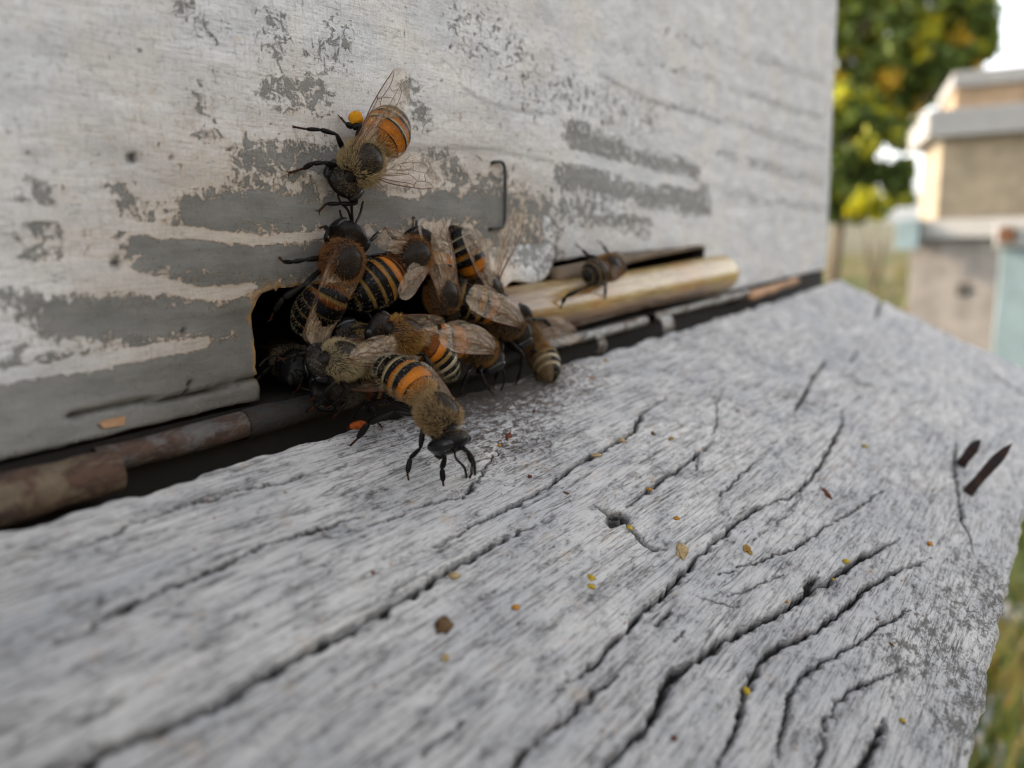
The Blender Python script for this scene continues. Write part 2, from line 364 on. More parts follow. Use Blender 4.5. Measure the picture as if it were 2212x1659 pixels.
for st in whites: 
    q = [(W(*p)[0], W(*p)[2]) for p in st[0]]; w = abs(W(st[0][0][0], st[0][0][1])[2] - W(st[0][0][0], st[0][0][1] + st[1])[2])
    d, t = seg_dist(GX, GZ, q); wob = 0.7 + 0.7 * fbm(GX * 0.4, GZ * 0.4)
    mask = mask + st[2] * np.clip(1.3 - d / (w * wob) * 0.7, 0, 1)
mask = mask * 1.0 + 0.06 + (GX > 195) * 0.08
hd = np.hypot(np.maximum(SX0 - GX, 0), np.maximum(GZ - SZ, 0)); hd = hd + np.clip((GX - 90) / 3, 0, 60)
tan = np.clip(1.15 - hd / 22, 0, 1) * np.clip((112 - GX) / 12, 0, 1)
tan = np.maximum(tan, 0.9 * np.clip(1 - np.abs(GX - 96) / 14, 0, 1) * np.clip(1 - np.abs(GZ - 11) / 8, 0, 1))
# chewed orange rim of the entrance
rd = np.where(GX < SX0, np.hypot(SX0 - GX, np.maximum(GZ - SZ, 0)), np.maximum(GZ - SZ, 0))
rim = np.clip(1.3 - rd / (0.10 + 0.5 * fbm(GX * .9, GZ * .9) + 1.3 * np.clip(1 - np.hypot(GX - SX0 - 1, GZ - SZ) / 4, 0, 1) * fbm(GX * .9, GZ * .9)), 0, 1) * (GX < 62) * (GZ > 1.5)
rim = rim * np.clip((fbm(GX * .7 + 3, GZ * .7, 3) - .36) * 6, 0.15, 1); rim = np.clip(rim, 0, 1)
dk = np.zeros(GX.shape)
for (px, py, r) in ((285, 340, 0.42), (250, 567, 0.42), (1108, 364, 0.26), (372, 340, .15), (972, 100, .2), (393, 713, .2)):
    p = W(px, py); dk = np.maximum(dk, np.clip(1.5 - np.hypot(GX - p[0], GZ - p[2]) / r * 0.9, 0, 1))
nailhole = dk.copy()
# dark ragged crack along the foot of the wall left of the entrance
q = [(W(*p)[0], W(*p)[2]) for p in ((150, 900), (250, 880), (310, 868), (400, 858), (470, 838), (560, 815))]
d, t = seg_dist(GX, GZ, q); ck = np.clip(1.2 - d / (0.10 + 0.35 * fbm(GX * 1.3, GZ * 1.3)), 0, 1)
q2 = [(W(*p)[0], W(*p)[2]) for p in ((395, 862), (405, 840), (410, 825))]
d2, _ = seg_dist(GX, GZ, q2); ck = np.maximum(ck, np.clip(1.2 - d2 / 0.15, 0, 1))
dk = np.maximum(dk, ck * 0.95)
for pts in ([(1000, 190), (1028, 211), (1085, 232), (1137, 242), (1196, 246)], [(864, 322), (960, 318), (1059, 322), (1196, 350)], [(1290, 160), (1400, 215), (1560, 265)]):
    q = [(W(*p)[0], W(*p)[2]) for p in pts]; d3, _ = seg_dist(GX, GZ, q); dk = np.maximum(dk, 0.35 * np.clip(1.3 - d3 / 0.4, 0, 1))
entdark = np.clip(1.15 - hd / 20, 0, 1) * (0.6 + 0.8 * (fbm(GX * .12, GZ * .2) - .2)) ; entdark = np.clip(entdark + .5 * np.clip(1 - np.hypot(np.maximum(SX0 - GX, 0), 0) / 30, 0, 1) * np.clip(1.1 - GZ / 14, 0, 1) * (GX < SX0 + 1), 0, 1)  # wall tone darkens towards the entrance
YY = -0.10 + 0.35 * (fbm(GX * 0.11, GZ * 0.5, 3) - 0.5) + nailhole * 0.35 + ck * 0.8
xs = GX.copy()
rr = 3.2; zc = SZ - rr
zt = np.clip(GZ, zc, SZ) - zc; sh = rr - np.sqrt(np.maximum(rr * rr - zt * zt, 0))
fall = np.clip(1 - np.abs(GX - SX0) / 5.0, 0, 1) * np.clip(1 - np.maximum(GZ - SZ, 0) / 5.0, 0, 1)
xs = xs + sh * fall + np.clip(1 - np.abs(GX - SX0) / 3, 0, 1) * (GZ > .2) * (GZ < SZ + 3) * (fbm(GZ * .9, GZ * 0 + 1, 4) - .5) * .9
zs = GZ + np.where(GZ < 0.1, 0.5 * (fbm(GX * 0.5, GX * 0 + 3) - 0.5), 0)
zs = zs + np.clip(1 - np.abs(GZ - SZ) / 2.5, 0, 1) * (GX < 100) * (GX > SX0 - 2) * (fbm(GX * .55, GX * 0 + 2, 4) - .5) * 1.1
zs = zs + np.where((GX > 100) & (GX < SX1 + 1) & (np.abs(GZ - SZ) < 0.3), 0.9 * (fbm(GX * 0.2, GX * 0 + 9) - 0.5), 0)

def grid_mesh(name, X, Y, Z, keep, attrs, mats, parent, loc, side=None):
    nr, nc = X.shape
    V = np.stack([X, Y, Z], -1).reshape(-1, 3); idx = np.arange(nr * nc).reshape(nr, nc)
    F = np.stack([idx[:-1, :-1], idx[1:, :-1], idx[1:, 1:], idx[:-1, 1:]], -1).reshape(-1, 4)[keep.ravel()]
    used = np.zeros(nr * nc, bool); used[F.ravel()] = True; remap = np.cumsum(used) - 1
    F = remap[F]; V = V[used]; A = {k: a.reshape(-1)[used] for k, a in attrs.items()}
    nF = len(F); faces = F
    if side is not None:
        E = {}
        for f in F.tolist():
            for a, b in zip(f, f[1:] + f[:1]):
                E[(a, b)] = 1
        bd = [(a, b) for (a, b) in E if (b, a) not in E]
        bv = sorted({a for e in bd for a in e}); m = {v: i + len(V) for i, v in enumerate(bv)}
        V = np.vstack([V, V[bv] + np.asarray(side, float)])
        for k in A: A[k] = np.r_[A[k], A[k][bv]]
        faces = np.vstack([F, np.array([(b, a, m[a], m[b]) for a, b in bd])])
    me = bpy.data.meshes.new(name); V = (V - np.asarray(loc, float)) * U
    me.vertices.add(len(V)); me.vertices.foreach_set('co', V.astype(np.float32).ravel())
    me.loops.add(faces.size); me.loops.foreach_set('vertex_index', faces.astype(np.int32).ravel())
    me.polygons.add(len(faces)); me.polygons.foreach_set('loop_start', np.arange(0, faces.size, 4, dtype=np.int32))
    me.polygons.foreach_set('use_smooth', np.arange(len(faces)) < nF)
    for k, a in A.items():
        at = me.attributes.new(k, 'FLOAT', 'POINT'); at.data.foreach_set('value', a.astype(np.float32))
    for m_ in mats: me.materials.append(m_)
    if len(mats) > 1 and side is not None:
        me.polygons.foreach_set('material_index', (np.arange(len(faces)) >= nF).astype(np.int32))
    me.update(calc_edges=True); me.validate()
    return link(name, me, parent, loc)

cxm = (gx[:-1] + gx[1:]) / 2; czm = (gz[:-1] + gz[1:]) / 2
CXm, CZm = np.meshgrid(cxm, czm, indexing='ij')
keep = ~((CXm > SX0) & (CXm < SX1) & (CZm < SZ))
grid_mesh('front_panel', xs, YY, zs, keep, dict(mask=mask, tan=tan, rim=rim, dark=dk, entdark=entdark), [M['wall'], M['inner']], hive, (20, 0, 100), side=(0, 21, 0))
mb = MB(); mb.box((XL, 21, -18), (XL + 20, 400, 300)); mb.build('side_panel', M['grey_wood'], hive, (XL + 10, 200, 140), smooth=False)
mb = MB(); mb.box((XR - 20, 21.2, -18), (XR - 0.3, 400, 300)); mb.build('side_panel', M['grey_wood'], hive, (XR - 10, 200, 140), smooth=False)
mb = MB(); mb.box((XL, 400.2, -18), (XR, 420, 300)); mb.build('back_panel', M['grey_wood'], hive, (20, 410, 140), smooth=False)
mb = MB(); mb.box((XL - 8, -6, 300.5), (XR + 8, 428, 345)); mb.build('lid', M['grey_wood'], hive, (20, 200, 320), smooth=False)
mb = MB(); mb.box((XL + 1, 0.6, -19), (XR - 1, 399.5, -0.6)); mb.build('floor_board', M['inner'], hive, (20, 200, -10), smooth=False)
for sx in (XL + 25, XR - 60):
    mb = MB(); mb.box((sx, 20, -400), (sx + 35, 55, -19.2)); mb.box((sx, 345, -400), (sx + 35, 380, -19.2)); mb.box((sx + 5, 55.2, -80), (sx + 30, 344.8, -40))
    mb.build('stand', M['grey_wood'], hive, (sx, 200, -200), smooth=False)

# flap of old paint hanging over the slot
fl = [(1010, 470), (1100, 455), (1178, 462), (1196, 500), (1197, 560), (1183, 596), (1150, 612), (1108, 608), (1085, 625), (1050, 640), (1010, 630), (1000, 560)]
P = np.array([W(*p, 0.55) for p in fl]); c0 = P.mean(0)
ringsN = 14; nA = 96; edge = catmull(np.vstack([P, P[:1]]), nA + 1)[:-1]
G = np.zeros((ringsN, nA, 3)); mk = np.zeros((ringsN, nA))
for i in range(ringsN):
    t = 1 - (i / (ringsN - 1)) * 0.98
    G[i] = c0 + (edge - c0) * t; hh = np.maximum(np.clip((SZ + 4.5 - G[i, :, 2]) / 4, 0, 1), np.clip((G[i, :, 0] - W(1165, 540)[0]) / 3, 0, 1)); G[i, :, 1] = 0.30 - hh * (0.75 + 0.25 * np.sqrt(max(0, 1 - t ** 6))) - 0.3 * np.clip((SZ - G[i, :, 2]) / 6, 0, 1)
mb = MB(); back = edge.copy(); back[:, 1] = 0.45
mb.grid(np.concatenate([back[None], G]), 0, (1, 1, 1), wrap=True, capb=True)
flap = mb.build('paint_flap', M['wall'], hive, c0, label='thick white paint flap hanging over the slot')
vv = np.concatenate(mb.v)
for k, a in (('mask', np.clip(stroke_mask(greys, vv[:, 0], vv[:, 2]) * .9 + .02, 0, 1)), ('entdark', np.zeros(len(vv))),
             ('tan', np.clip((W(1120, 560)[0] - vv[:, 0]) / 6, 0, 0.9)), ('rim', np.zeros(len(vv))), ('dark', np.zeros(len(vv)))):
    at = flap.data.attributes.new(k, 'FLOAT', 'POINT'); at.data.foreach_set('value', a.astype(np.float32))

# staple
st = np.array([W(1057, 495, 0.1), W(1064, 493, 0.55), W(1083, 490, 0.6), W(1090, 484, 0.6), W(1091.5, 420, 0.6), W(1091, 375, 0.6), W(1089, 358, 0.6), W(1083, 350, 0.6), W(1068, 350, 0.55), W(1062, 353, 0.1)])
mb = MB(); mb.tube(catmull(st, 60), 0.24, 10); mb.build('staple', M['wire'], hive, st[4])

# tin strip rolled along the foot of the hive
def tin(px0, px1, y, z, r, mat, label, ry=1.0, dent=0.1, x0=None, x1=None):
    a = x0 if x0 is not None else px0; b = x1 if x1 is not None else px1
    n = max(8, int((b - a) / 0.8)); xs_ = np.linspace(a, b, n); ang = np.linspace(R(-35), R(215), 20)
    Pp = np.zeros((n, 20, 3)); cc = np.zeros((n, 20))
    for i, x in enumerate(xs_):
        k = r * (1 + dent * (fbm(x * 0.15, y * 3, 3) - 0.5) * 2)
        Pp[i, :, 0] = x; Pp[i, :, 1] = y - np.sin(ang - R(45)) * k * ry * 1.0; Pp[i, :, 2] = z + np.cos(ang - R(45)) * k * 1.0
        Pp[i, :, 2] += dent * 2.0 * (fbm(x * 0.08 + 5, 3.3, 3) - 0.5)
    m_ = MB(); m_.grid(Pp); Q = Pp[::-1].copy(); Q[:, :, 1] += 0.25 * np.sin(ang - R(45)); Q[:, :, 2] -= 0.25 * np.cos(ang - R(45))
    m_.grid(Q); tail = np.stack([Pp[:, -1], Pp[:, -1] + np.array([0, 3.5, -1.0])], 1); m_.grid(tail)
    return m_.build('tin_strip', mat, hive, (a, y, z), label=label)
XA = W(265, 1000, 4)[0]; XB = W(545, 920, 3)[0]; XC = W(1150, 750, 3)[0]; XD = W(1625, 630, 3)[0]
tin(0, 0, -2.5, -2.7, 2.0, M['tin_rust'], 'rusty tan section of rolled tin at the left', x0=-120, x1=XA, dent=.16)
tin(0, 0, -1.3, -1.9, 1.35, M['tin_dark'], 'brown rolled tin section beside the rusty one', x0=XA - 1, x1=XB, dent=.2)
tin(0, 0, -1.1, -2.0, 1.5, M['tin_black'], 'grimy tin section under the bees, darkened with their shade', x0=XB + .15, x1=XC, dent=.25)  # near-black colour paints in the shade of the bees along with filth
tin(0, 0, -2.2, -1.3, 0.95, M['tin_pale'], 'pale shiny tin section right of the bees', x0=XC + .15, x1=W(1400, 670, 3)[0], dent=.3)
tin(0, 0, -1.9, -1.1, 0.85, M['tin_pale'], 'far pale tin section', x0=W(1420, 670, 3)[0], x1=XD, dent=.3)
# bent tin tabs hanging from the strip
for px, w_, ht in ((1435, 1.8, 3.6), (1290, 0.6, 3.5)):
    p = W(px, 680, 3.6); mb = MB(); n = 10; a = np.linspace(0, 1, n)
    Gd = np.zeros((n, 6, 3))
    for j in range(6):
        x = p[0] - w_ + 2 * w_ * j / 5
        Gd[:, j, 0] = x + 0.6 * a; Gd[:, j, 1] = -3.3 - 0.9 * np.sin(a * 3.0) - 0.15 * j; Gd[:, j, 2] = -1.2 - ht * a
    mb.grid(Gd); Q = Gd[:, ::-1] + np.array([0, 0.3, 0]); mb.grid(Q)
    mb.build('tin_tab', M['tin_pale'], hive, p)
# splinter of bare wood at the far end of the strip and a flake at the wall foot
pa, pb = W(1618, 640, 3.5), W(1728, 604, 3.5); t = np.linspace(0, 1, 30)
c_ = pa[None] * (1 - t[:, None]) + pb[None] * t[:, None]; c_[:, 2] += 0.5 * (fbm(t * 9, t * 0) - .5)
mb = MB(); mb.tube(c_, np.interp(t, [0, .05, .9, 1], [.6, 1.2, 1.0, .3]) * (.8 + .5 * fbm(t * 14, t * 0 + 4)), 7, flat=.7); mb.build('bare_wood_splinter', M['orange_wood'], hive, pa)
pts = [(215, 915), (225, 925), (268, 918), (272, 900), (255, 903), (232, 908)]
mb = MB(); Pf = np.array([W(*p, 0.5) for p in pts]); Pb = Pf + np.array([0, 0.6, 0]); mb.grid(np.stack([Pb, Pf]), wrap=True, capa=True, capb=True)
mb.build('wood_flake', M['orange_wood'], hive, Pf[0], smooth=False)

# ------------------------------------------------------------------ landing board
cracks = [  # photo polyline, half width mm, depth mm
 ([(47, 1214), (117, 1198), (234, 1155), (391, 1093), (547, 1054), (633, 1038), (715, 1017)], .20, .5),
 ([(125, 1390), (195, 1355), (273, 1308), (391, 1257), (480, 1222), (547, 1183), (664, 1148), (781, 1113)], .26, .7),
 ([(711, 1163), (864, 1111), (934, 1084), (1001, 1076), (1024, 1045), (1059, 998), (1094, 955)], .16, .6),
 ([(-60, 1730), (168, 1636), (352, 1566), (461, 1519), (586, 1448), (703, 1386), (801, 1335), (864, 1299), (962, 1232), (1040, 1189), (1137, 1139), (1176, 1123)], .42, 1.6),
 ([(934, 1182), (1040, 1123), (1091, 1100), (1176, 1053), (1235, 1010), (1294, 975), (1344, 947), (1372, 928), (1387, 893), (1442, 858)], .33, 1.4),
 ([(1352, 1092), (1411, 1049), (1462, 1014), (1509, 979), (1548, 951)], .32, 1.4), ([(1509, 979), (1505, 1004), (1495, 1020)], .16, .7),
 ([(1536, 943), (1551, 912), (1548, 873), (1563, 846)], .18, .5),
 ([(1282, 1088), (1313, 1104), (1352, 1108), (1352, 1123), (1391, 1170), (1411, 1182), (1438, 1182)], .50, 1.5),
 ([(1200, 1493), (1286, 1429), (1349, 1362), (1429, 1286), (1483, 1232), (1505, 1205), (1559, 1158), (1594, 1127), (1626, 1100), (1684, 1076), (1728, 1065)], .32, 1.5),
 ([(1060, 1700), (1096, 1660), (1191, 1578), (1270, 1508), (1333, 1451)], .20, 1.2),
 ([(1290, 1690), (1343, 1616), (1391, 1575), (1429, 1515), (1451, 1454), (1512, 1418), (1559, 1381), (1639, 1340), (1702, 1311), (1733, 1286), (1765, 1261), (1797, 1251), (1844, 1213), (1892, 1191), (1945, 1159)], .44, 1.8),
 ([(1733, 1286), (1750, 1262), (1768, 1235)], .28, 1.2),
 ([(1525, 1690), (1575, 1602), (1601, 1530), (1613, 1492), (1639, 1438), (1677, 1397), (1765, 1359), (1828, 1311), (1876, 1267), (1939, 1229), (2018, 1204)], .34, 1.3),
 ([(1660, 1700), (1692, 1577), (1702, 1530), (1721, 1476), (1771, 1435), (1828, 1406), (1860, 1381), (1892, 1359), (1939, 1330), (1990, 1299)], .22, 1.1),
 ([(1750, 1700), (1781, 1602), (1778, 1583), (1787, 1549), (1813, 1511), (1876, 1473), (1945, 1441)], .20, 1.0),
 ([(1850, 1700), (1892, 1602), (1917, 1552)], .42, 1.2),
 ([(1690, 1078), (1708, 1072), (1740, 1044), (1775, 1000), (1806, 946), (1819, 914), (1822, 883)], .34, 1.3),
 ([(1714, 898), (1733, 860), (1759, 813), (1787, 775)], .38, 1.2), ([(1835, 784), (1854, 756)], .3, .9), ([(1909, 628), (1900, 655), (1890, 690)], .5, 1.2),
 ([(1547, 1079), (1591, 1034), (1639, 990)], .18, .9), ([(1550, 1240), (1654, 1205), (1733, 1174), (1797, 1129), (1844, 1101), (1923, 1050)], .18, .9),
 ([(2066, 946), (2063, 1009), (2072, 1072), (2082, 1129), (2101, 1167), (2107, 1199)], .32, 1.0),
 ([(2110, 783), (2123, 791), (2161, 816), (2212, 851), (2300, 900)], .9, 2.5),
 ([(1689, 838), (1740, 862), (1790, 892)], .25, .4), ([(1407, 1354), (1428, 1334), (1450, 1318)], .25, .9), ([(1493, 1279), (1548, 1303), (1606, 1311)], .14, .6),
 ([(1458, 1390), (1481, 1354)], .16, .6), ([(1618, 1175), (1690, 1120), (1740, 1060)], .10, .4), ([(1680, 950), (1640, 990)], .09, .4),
 ([(1560, 1290), (1620, 1270), (1700, 1235)], .12, .4), ([(900, 1640), (960, 1590), (1010, 1540)], .14, .4), ([(40, 1300), (160, 1262)], .18, .3),
]
bu = seq((-40, 5, 1.2), (5, 145, 0.2), (145, 200, 0.45), (200, 266, 0.8)); bvv = seq((0, 66.6, 0.2))
BUu, BVv = np.meshgrid(bu, bvv, indexing='ij')
def to_uv(px, py): p = B(px, py); return (p[0], float((p - BD0) @ BV))
crk = np.zeros(BUu.shape); dep = np.zeros(BUu.shape)
wx = BUu + 0.35 * (fbm(BUu * 0.8, BVv * 0.8, 5) - 0.5) * 2; wy = BVv + 0.5 * (fbm(BUu * 0.9 + 40, BVv * 0.9 + 9, 5) - 0.5) * 2
wid = 0.25 + 1.5 * fbm(BUu * 0.7 + 3, BVv * 0.7, 4)
for pts, w, dp in cracks:
    q = np.array([to_uv(*p) for p in pts]); lo = q.min(0) - 3; hi = q.max(0) + 3
    i0, i1 = np.searchsorted(bu, [lo[0], hi[0]]); j0, j1 = np.searchsorted(bvv, [lo[1], hi[1]])
    if i1 <= i0 or j1 <= j0: continue
    sl = (slice(i0, i1), slice(j0, j1)); d, t = seg_dist(wx[sl], wy[sl], q); w = w * .68
    tap = np.clip(np.minimum(t, 1 - t) * 6, 0.25, 1); k = np.clip(1.35 - d / (w * wid[sl] * tap), 0, 1)
    crk[sl] = np.maximum(crk[sl], np.clip(k * 1.9, 0, 1) * min(1, 0.35 + dp)); dep[sl] = np.minimum(dep[sl], -dp * k ** 0.7)
    # slightly raised or sunken lip beside the crack
    dep[sl] -= 0.10 * dp * np.exp(-(d / (w * 5)) ** 2)
hole = to_uv(192, 1643); dh = np.hypot(BUu - hole[0], BVv - hole[1]); kk = np.clip(1.4 - dh / 0.45, 0, 1); dep = np.minimum(dep, -2 * kk); crk = np.maximum(crk, kk)
hole = to_uv(1330, 1118); dh = np.hypot((wx - hole[0]) * .55, (wy - hole[1]) * 1.1) * (.7 + .6 * fbm(BUu * 1.5, BVv * 1.5, 3)); kk = np.clip(1.4 - dh / 0.8, 0, 1); dep = np.minimum(dep, -1.1 * kk); crk = np.maximum(crk, kk ** .5)
hgt = 0.55 * (fbm(BUu * 0.05, BVv * 0.22, 3) - 0.5) + 0.22 * (fbm(BUu * 0.35, BVv * 1.3, 4) - 0.5) + 0.12 * (fbm(BUu * 1.0, BVv * 3.0, 2) - .5)
hgt += dep
# rounded, chipped long edges
e0 = BVv; chip = 0.35 + 0.9 * fbm(BUu * 0.35, BUu * 0 + 2, 4)
hgt -= 1.1 * np.clip(1 - e0 / (1.0 * chip), 0, 1) ** 2
hgt += 1.6 * np.clip((BUu - 190) / 75, 0, 1) ** 2 * np.clip(1 - BVv / 40, 0, 1)
VEND = 66.6; hgt -= 0.8 * np.clip(1 - (VEND - BVv) / 0.8, 0, 1) ** 2
edgew = (fbm(BUu * 0.25, BUu * 0 + 7, 4) - 0.5) * 1.8
Vd = BVv + edgew * np.clip(1 - e0 / 6, 0, 1) + (fbm(BUu * 0.3, BUu * 0 + 12, 4) - 0.5) * 1.0 * np.clip(1 - (VEND - BVv) / 6, 0, 1)
Xd = BUu + (fbm(BVv * 0.15, BVv * 0 + 5, 3) - 0.5) * 3 * np.clip(1 - (266 - BUu) / 8, 0, 1)
PX = Xd; PY = BD0[1] + Vd * BV[1] + hgt * BN[1]; PZ = BD0[2] + Vd * BV[2] + hgt * BN[2]
ent = np.clip(1.12 - np.hypot((BUu - 82) / 32, BVv / 13), 0, 1)
p_ = to_uv(1080, 930); ent = np.maximum(ent, 0.55 * np.clip(1.3 - np.hypot((BUu - p_[0]) / 16, (BVv - p_[1]) / 9), 0, 1))
wea = np.zeros(BUu.shape)
for px, py, r in ((2100, 1330, 7), (2150, 1290, 7), (1960, 1420, 6), (2080, 1440, 6), (2100, 1510, 6), (2130, 1240, 6), (2000, 1360, 5), (2060, 1560, 5), (1860, 830, 5), (1720, 860, 5), (1600, 880, 3)):
    q = to_uv(px, py); wea = np.maximum(wea, 0.62 * np.clip(1.2 - np.hypot((BUu - q[0]) * 0.8, BVv - q[1]) / r, 0, 1))
keepb = np.ones((len(bu) - 1, len(bvv) - 1), bool)
board = grid_mesh('landing_board', PX, PY, PZ, keepb, dict(crack=crk, dirt=ent, weather=wea), [M['board']], hive, (100, -38, -19), side=tuple(-BN * 13))
# rusty nails bent over in the board
for base, tip, w in (((2082, 1074), (2186, 958), 0.82), ((2070, 1012), (2118, 950), 1.05)):
    a = B(*base, -1.0); db = depth(B(*base)); b = D(tip[0], tip[1], db - 5.0)
    q = catmull([a, (a + b) / 2 + np.array([0, 0, .2]), b], 24); tt = np.linspace(0, 1, 24)
    mb = MB(); mb.tube(q, w * np.interp(tt, [0, .1, .3, .7, .85, 1], [.8, 1.05, .9, 1.0, .7, .08]) * (.92 + .2 * fbm(tt * 9, tt * 0 + w)), 10, flat=0.5)
    nl = mb.build('nail', M['nail'], board, a)

# ------------------------------------------------------------------ horn-coloured wooden stick lying in the slot
xa, xb = W(1040, 650, 2)[0], W(1592, 570, 4)[0]
ncs = 120; tt = np.linspace(0, 1, ncs); na = 32; ang = np.linspace(0, 2 * math.pi, na, endpoint=False)
Pp = np.zeros((ncs, na, 3)); dkn = np.zeros((ncs, na)); tpc = np.zeros((ncs, na))
for i, t in enumerate(tt):
    x = xa + (xb - xa) * t; end = (xb - x); r = 4.1 * (1 if end > 7 else math.sqrt(max(0, 1 - ((7 - end) / 7) ** 2.4)))
    r = max(r, 0.02); r *= 1 + 0.04 * math.sin(t * 9)
    zc_ = 4.15 + 0.9 * t; yc_ = -0.6 - 1.6 * t
    Pp[i, :, 0] = x; Pp[i, :, 1] = yc_ - r * 1.0 * np.cos(ang); Pp[i, :, 2] = zc_ + r * np.sin(ang)
    dkn[i] = np.clip(0.12 + 1.7 * (-np.sin(ang) - 0.15) + 0.5 * (fbm(x * 0.15, ang * 1.5) - 0.5), 0, 0.85) + np.clip((0.26 - t) * 3.5, 0, .9)  # stick darkens round its underside and towards its left end
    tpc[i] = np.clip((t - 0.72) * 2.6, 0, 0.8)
mb = MB(); mb.grid(Pp, wrap=True, capa=True, capb=True)
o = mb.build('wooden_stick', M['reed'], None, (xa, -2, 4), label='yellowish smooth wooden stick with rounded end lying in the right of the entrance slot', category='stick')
for k, a in (('stick_dark', dkn), ('tipc', tpc)):
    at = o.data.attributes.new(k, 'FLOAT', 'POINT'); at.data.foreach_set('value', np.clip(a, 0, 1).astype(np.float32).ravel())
# splinter resting above the stick
pa, pb = W(1195, 600, 1.2), W(1520, 529, 1.5); t = np.linspace(0, 1, 30)
q = pa[None] * (1 - t[:, None]) + pb[None] * t[:, None]; q[:, 2] += 0.5 * np.sin(t * 4)
mb = MB(); mb.tube(q, np.interp(t, [0, .3, 1], [1.6, 1.1, .2]), 10, flat=0.6)
mb.build('wood_splinter', simple('dark_splinter', (0.16, 0.11, 0.07), 0.8, 0.5, 0.5, stretch=(.2, 1, 1)), hive, pa)

# ------------------------------------------------------------------ bees
OR = np.array((0.40, 0.125, 0.008)); OR2 = np.array((0.19, 0.048, 0.005)); BK = np.array((0.004, 0.0035, 0.004)); TAN = np.array((0.20, 0.12, 0.035)); PALE = np.array((0.40, 0.34, 0.22))
# tergites: (end of segment, colour, share coloured before the dark rim, colour of the hair band at its front)
PAT = {
 'orange': [(.16, OR, .93, OR), (.33, OR, .78, OR), (.52, OR, .66, PALE * .9), (.70, np.array((.40, .19, .08)), .5, PALE), (.86, BK * 2, .3, PALE), (1.01, BK, .0, PALE * .5)],
 'striped': [(.14, OR2, .8, OR2), (.30, OR, .62, OR), (.47, OR * .8, .38, TAN), (.64, TAN * .7, .30, TAN), (.82, TAN * .6, .28, TAN), (1.01, BK, 0, TAN * .4)],
 'front': [(.15, OR * .8, .9, OR), (.35, OR, .62, OR), (.53, OR * .8, .5, TAN), (.70, TAN * .8, .34, PALE * .7), (.86, BK, .3, PALE * .7), (1.01, BK, 0, BK)],
 'pale': [(.18, OR2, .9, OR), (.36, OR, .7, OR), (.52, TAN, .5, TAN), (.68, PALE * .75, .48, PALE), (.84, PALE * .7, .42, PALE * .9), (1.01, BK, 0, BK)],
 'dark': [(.18, OR2 * .6, .6, OR2), (.36, OR2 * .5, .4, TAN * .6), (.52, BK, .3, TAN * .5), (.68, BK, .3, TAN * .5), (.86, BK, .2, TAN * .4), (1.01, BK, 0, BK)],
}
def pat_col(pat, s, th, dark_back=0.0):
    a = 0.0
    for e, c, sh, band in PAT[pat]:
        if s < e:
            t = (s - a) / (e - a); break
        a = e
    wob = 0.05 * math.sin(th * 3 + s * 30)
    if t < 0.2: col = band
    elif t < sh + wob: col = c * (1.12 - .55 * max(0, t - .2) / max(.05, sh - .2))
    else: col = BK * (1.5 if t > .95 else 1)
    up = math.cos(th)                    # 1 = dorsal
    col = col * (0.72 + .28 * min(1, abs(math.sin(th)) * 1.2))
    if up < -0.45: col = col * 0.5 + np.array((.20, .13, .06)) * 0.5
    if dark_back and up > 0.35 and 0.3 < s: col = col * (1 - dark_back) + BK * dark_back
    return col

FW_TOP = np.array([(0, 0.05), (1.5, .28), (4, .45), (6.5, .45), (8.2, .2), (9.0, -.45), (9.3, -1.15)])
FW_BOT = np.array([(0, -.3), (1, -1.0), (2.5, -1.9), (4.2, -2.65), (6, -3.05), (7.8, -2.8), (8.9, -2.1), (9.3, -1.15)])
FW_VEIN = [([(0, 0.05), (1.5, .26), (4, .42), (6.5, .42), (8.1, .2)], .075), ([(0, -.08), (2.5, .05), (4.7, .1), (5.3, .35)], .05),
 ([(5.1, .3), (5.6, -.2), (7.2, -.3), (8.3, .1)], .045), ([(0, -.15), (2.0, -.6), (4.2, -.75), (5.6, -.2)], .045),
 ([(2.6, -.68), (3.2, -1.15), (4.7, -1.25), (6.6, -1.2), (8.4, -1.3)], .035), ([(4.3, -.75), (4.5, -1.2)], .03), ([(5.7, -.35), (6.3, -1.2)], .03),
 ([(6.9, -.35), (6.8, -.9), (7.4, -1.25)], .03), ([(0, -.22), (1.6, -.95), (3.4, -1.75), (4.7, -2.6)], .04), ([(3.2, -1.15), (3.3, -1.7)], .03),
 ([(3.35, -1.7), (4.8, -1.95), (5.2, -1.3)], .03), ([(4.8, -1.95), (6.2, -2.1), (7.3, -1.85), (7.6, -1.3)], .028), ([(6.2, -2.1), (7.0, -2.6)], .025)]
HW_TOP = np.array([(0, 0.02), (2, .28), (4.2, .32), (5.6, .05), (6.3, -.55)])
HW_BOT = np.array([(0, -.3), (1.3, -1.2), (2.9, -1.75), (4.6, -1.8), (5.9, -1.25), (6.3, -.55)])
HW_VEIN = [([(0, 0), (2, .25), (4.2, .28)], .05), ([(0, -.1), (2.2, -.35), (3.4, -.1), (5.2, -.25)], .035), ([(2.2, -.35), (3.3, -.9), (4.9, -1.2)], .03), ([(0, -.2), (1.8, -.9), (2.8, -1.5)], .03), ([(3.3, -.9), (3.5, -.15)], .025)]
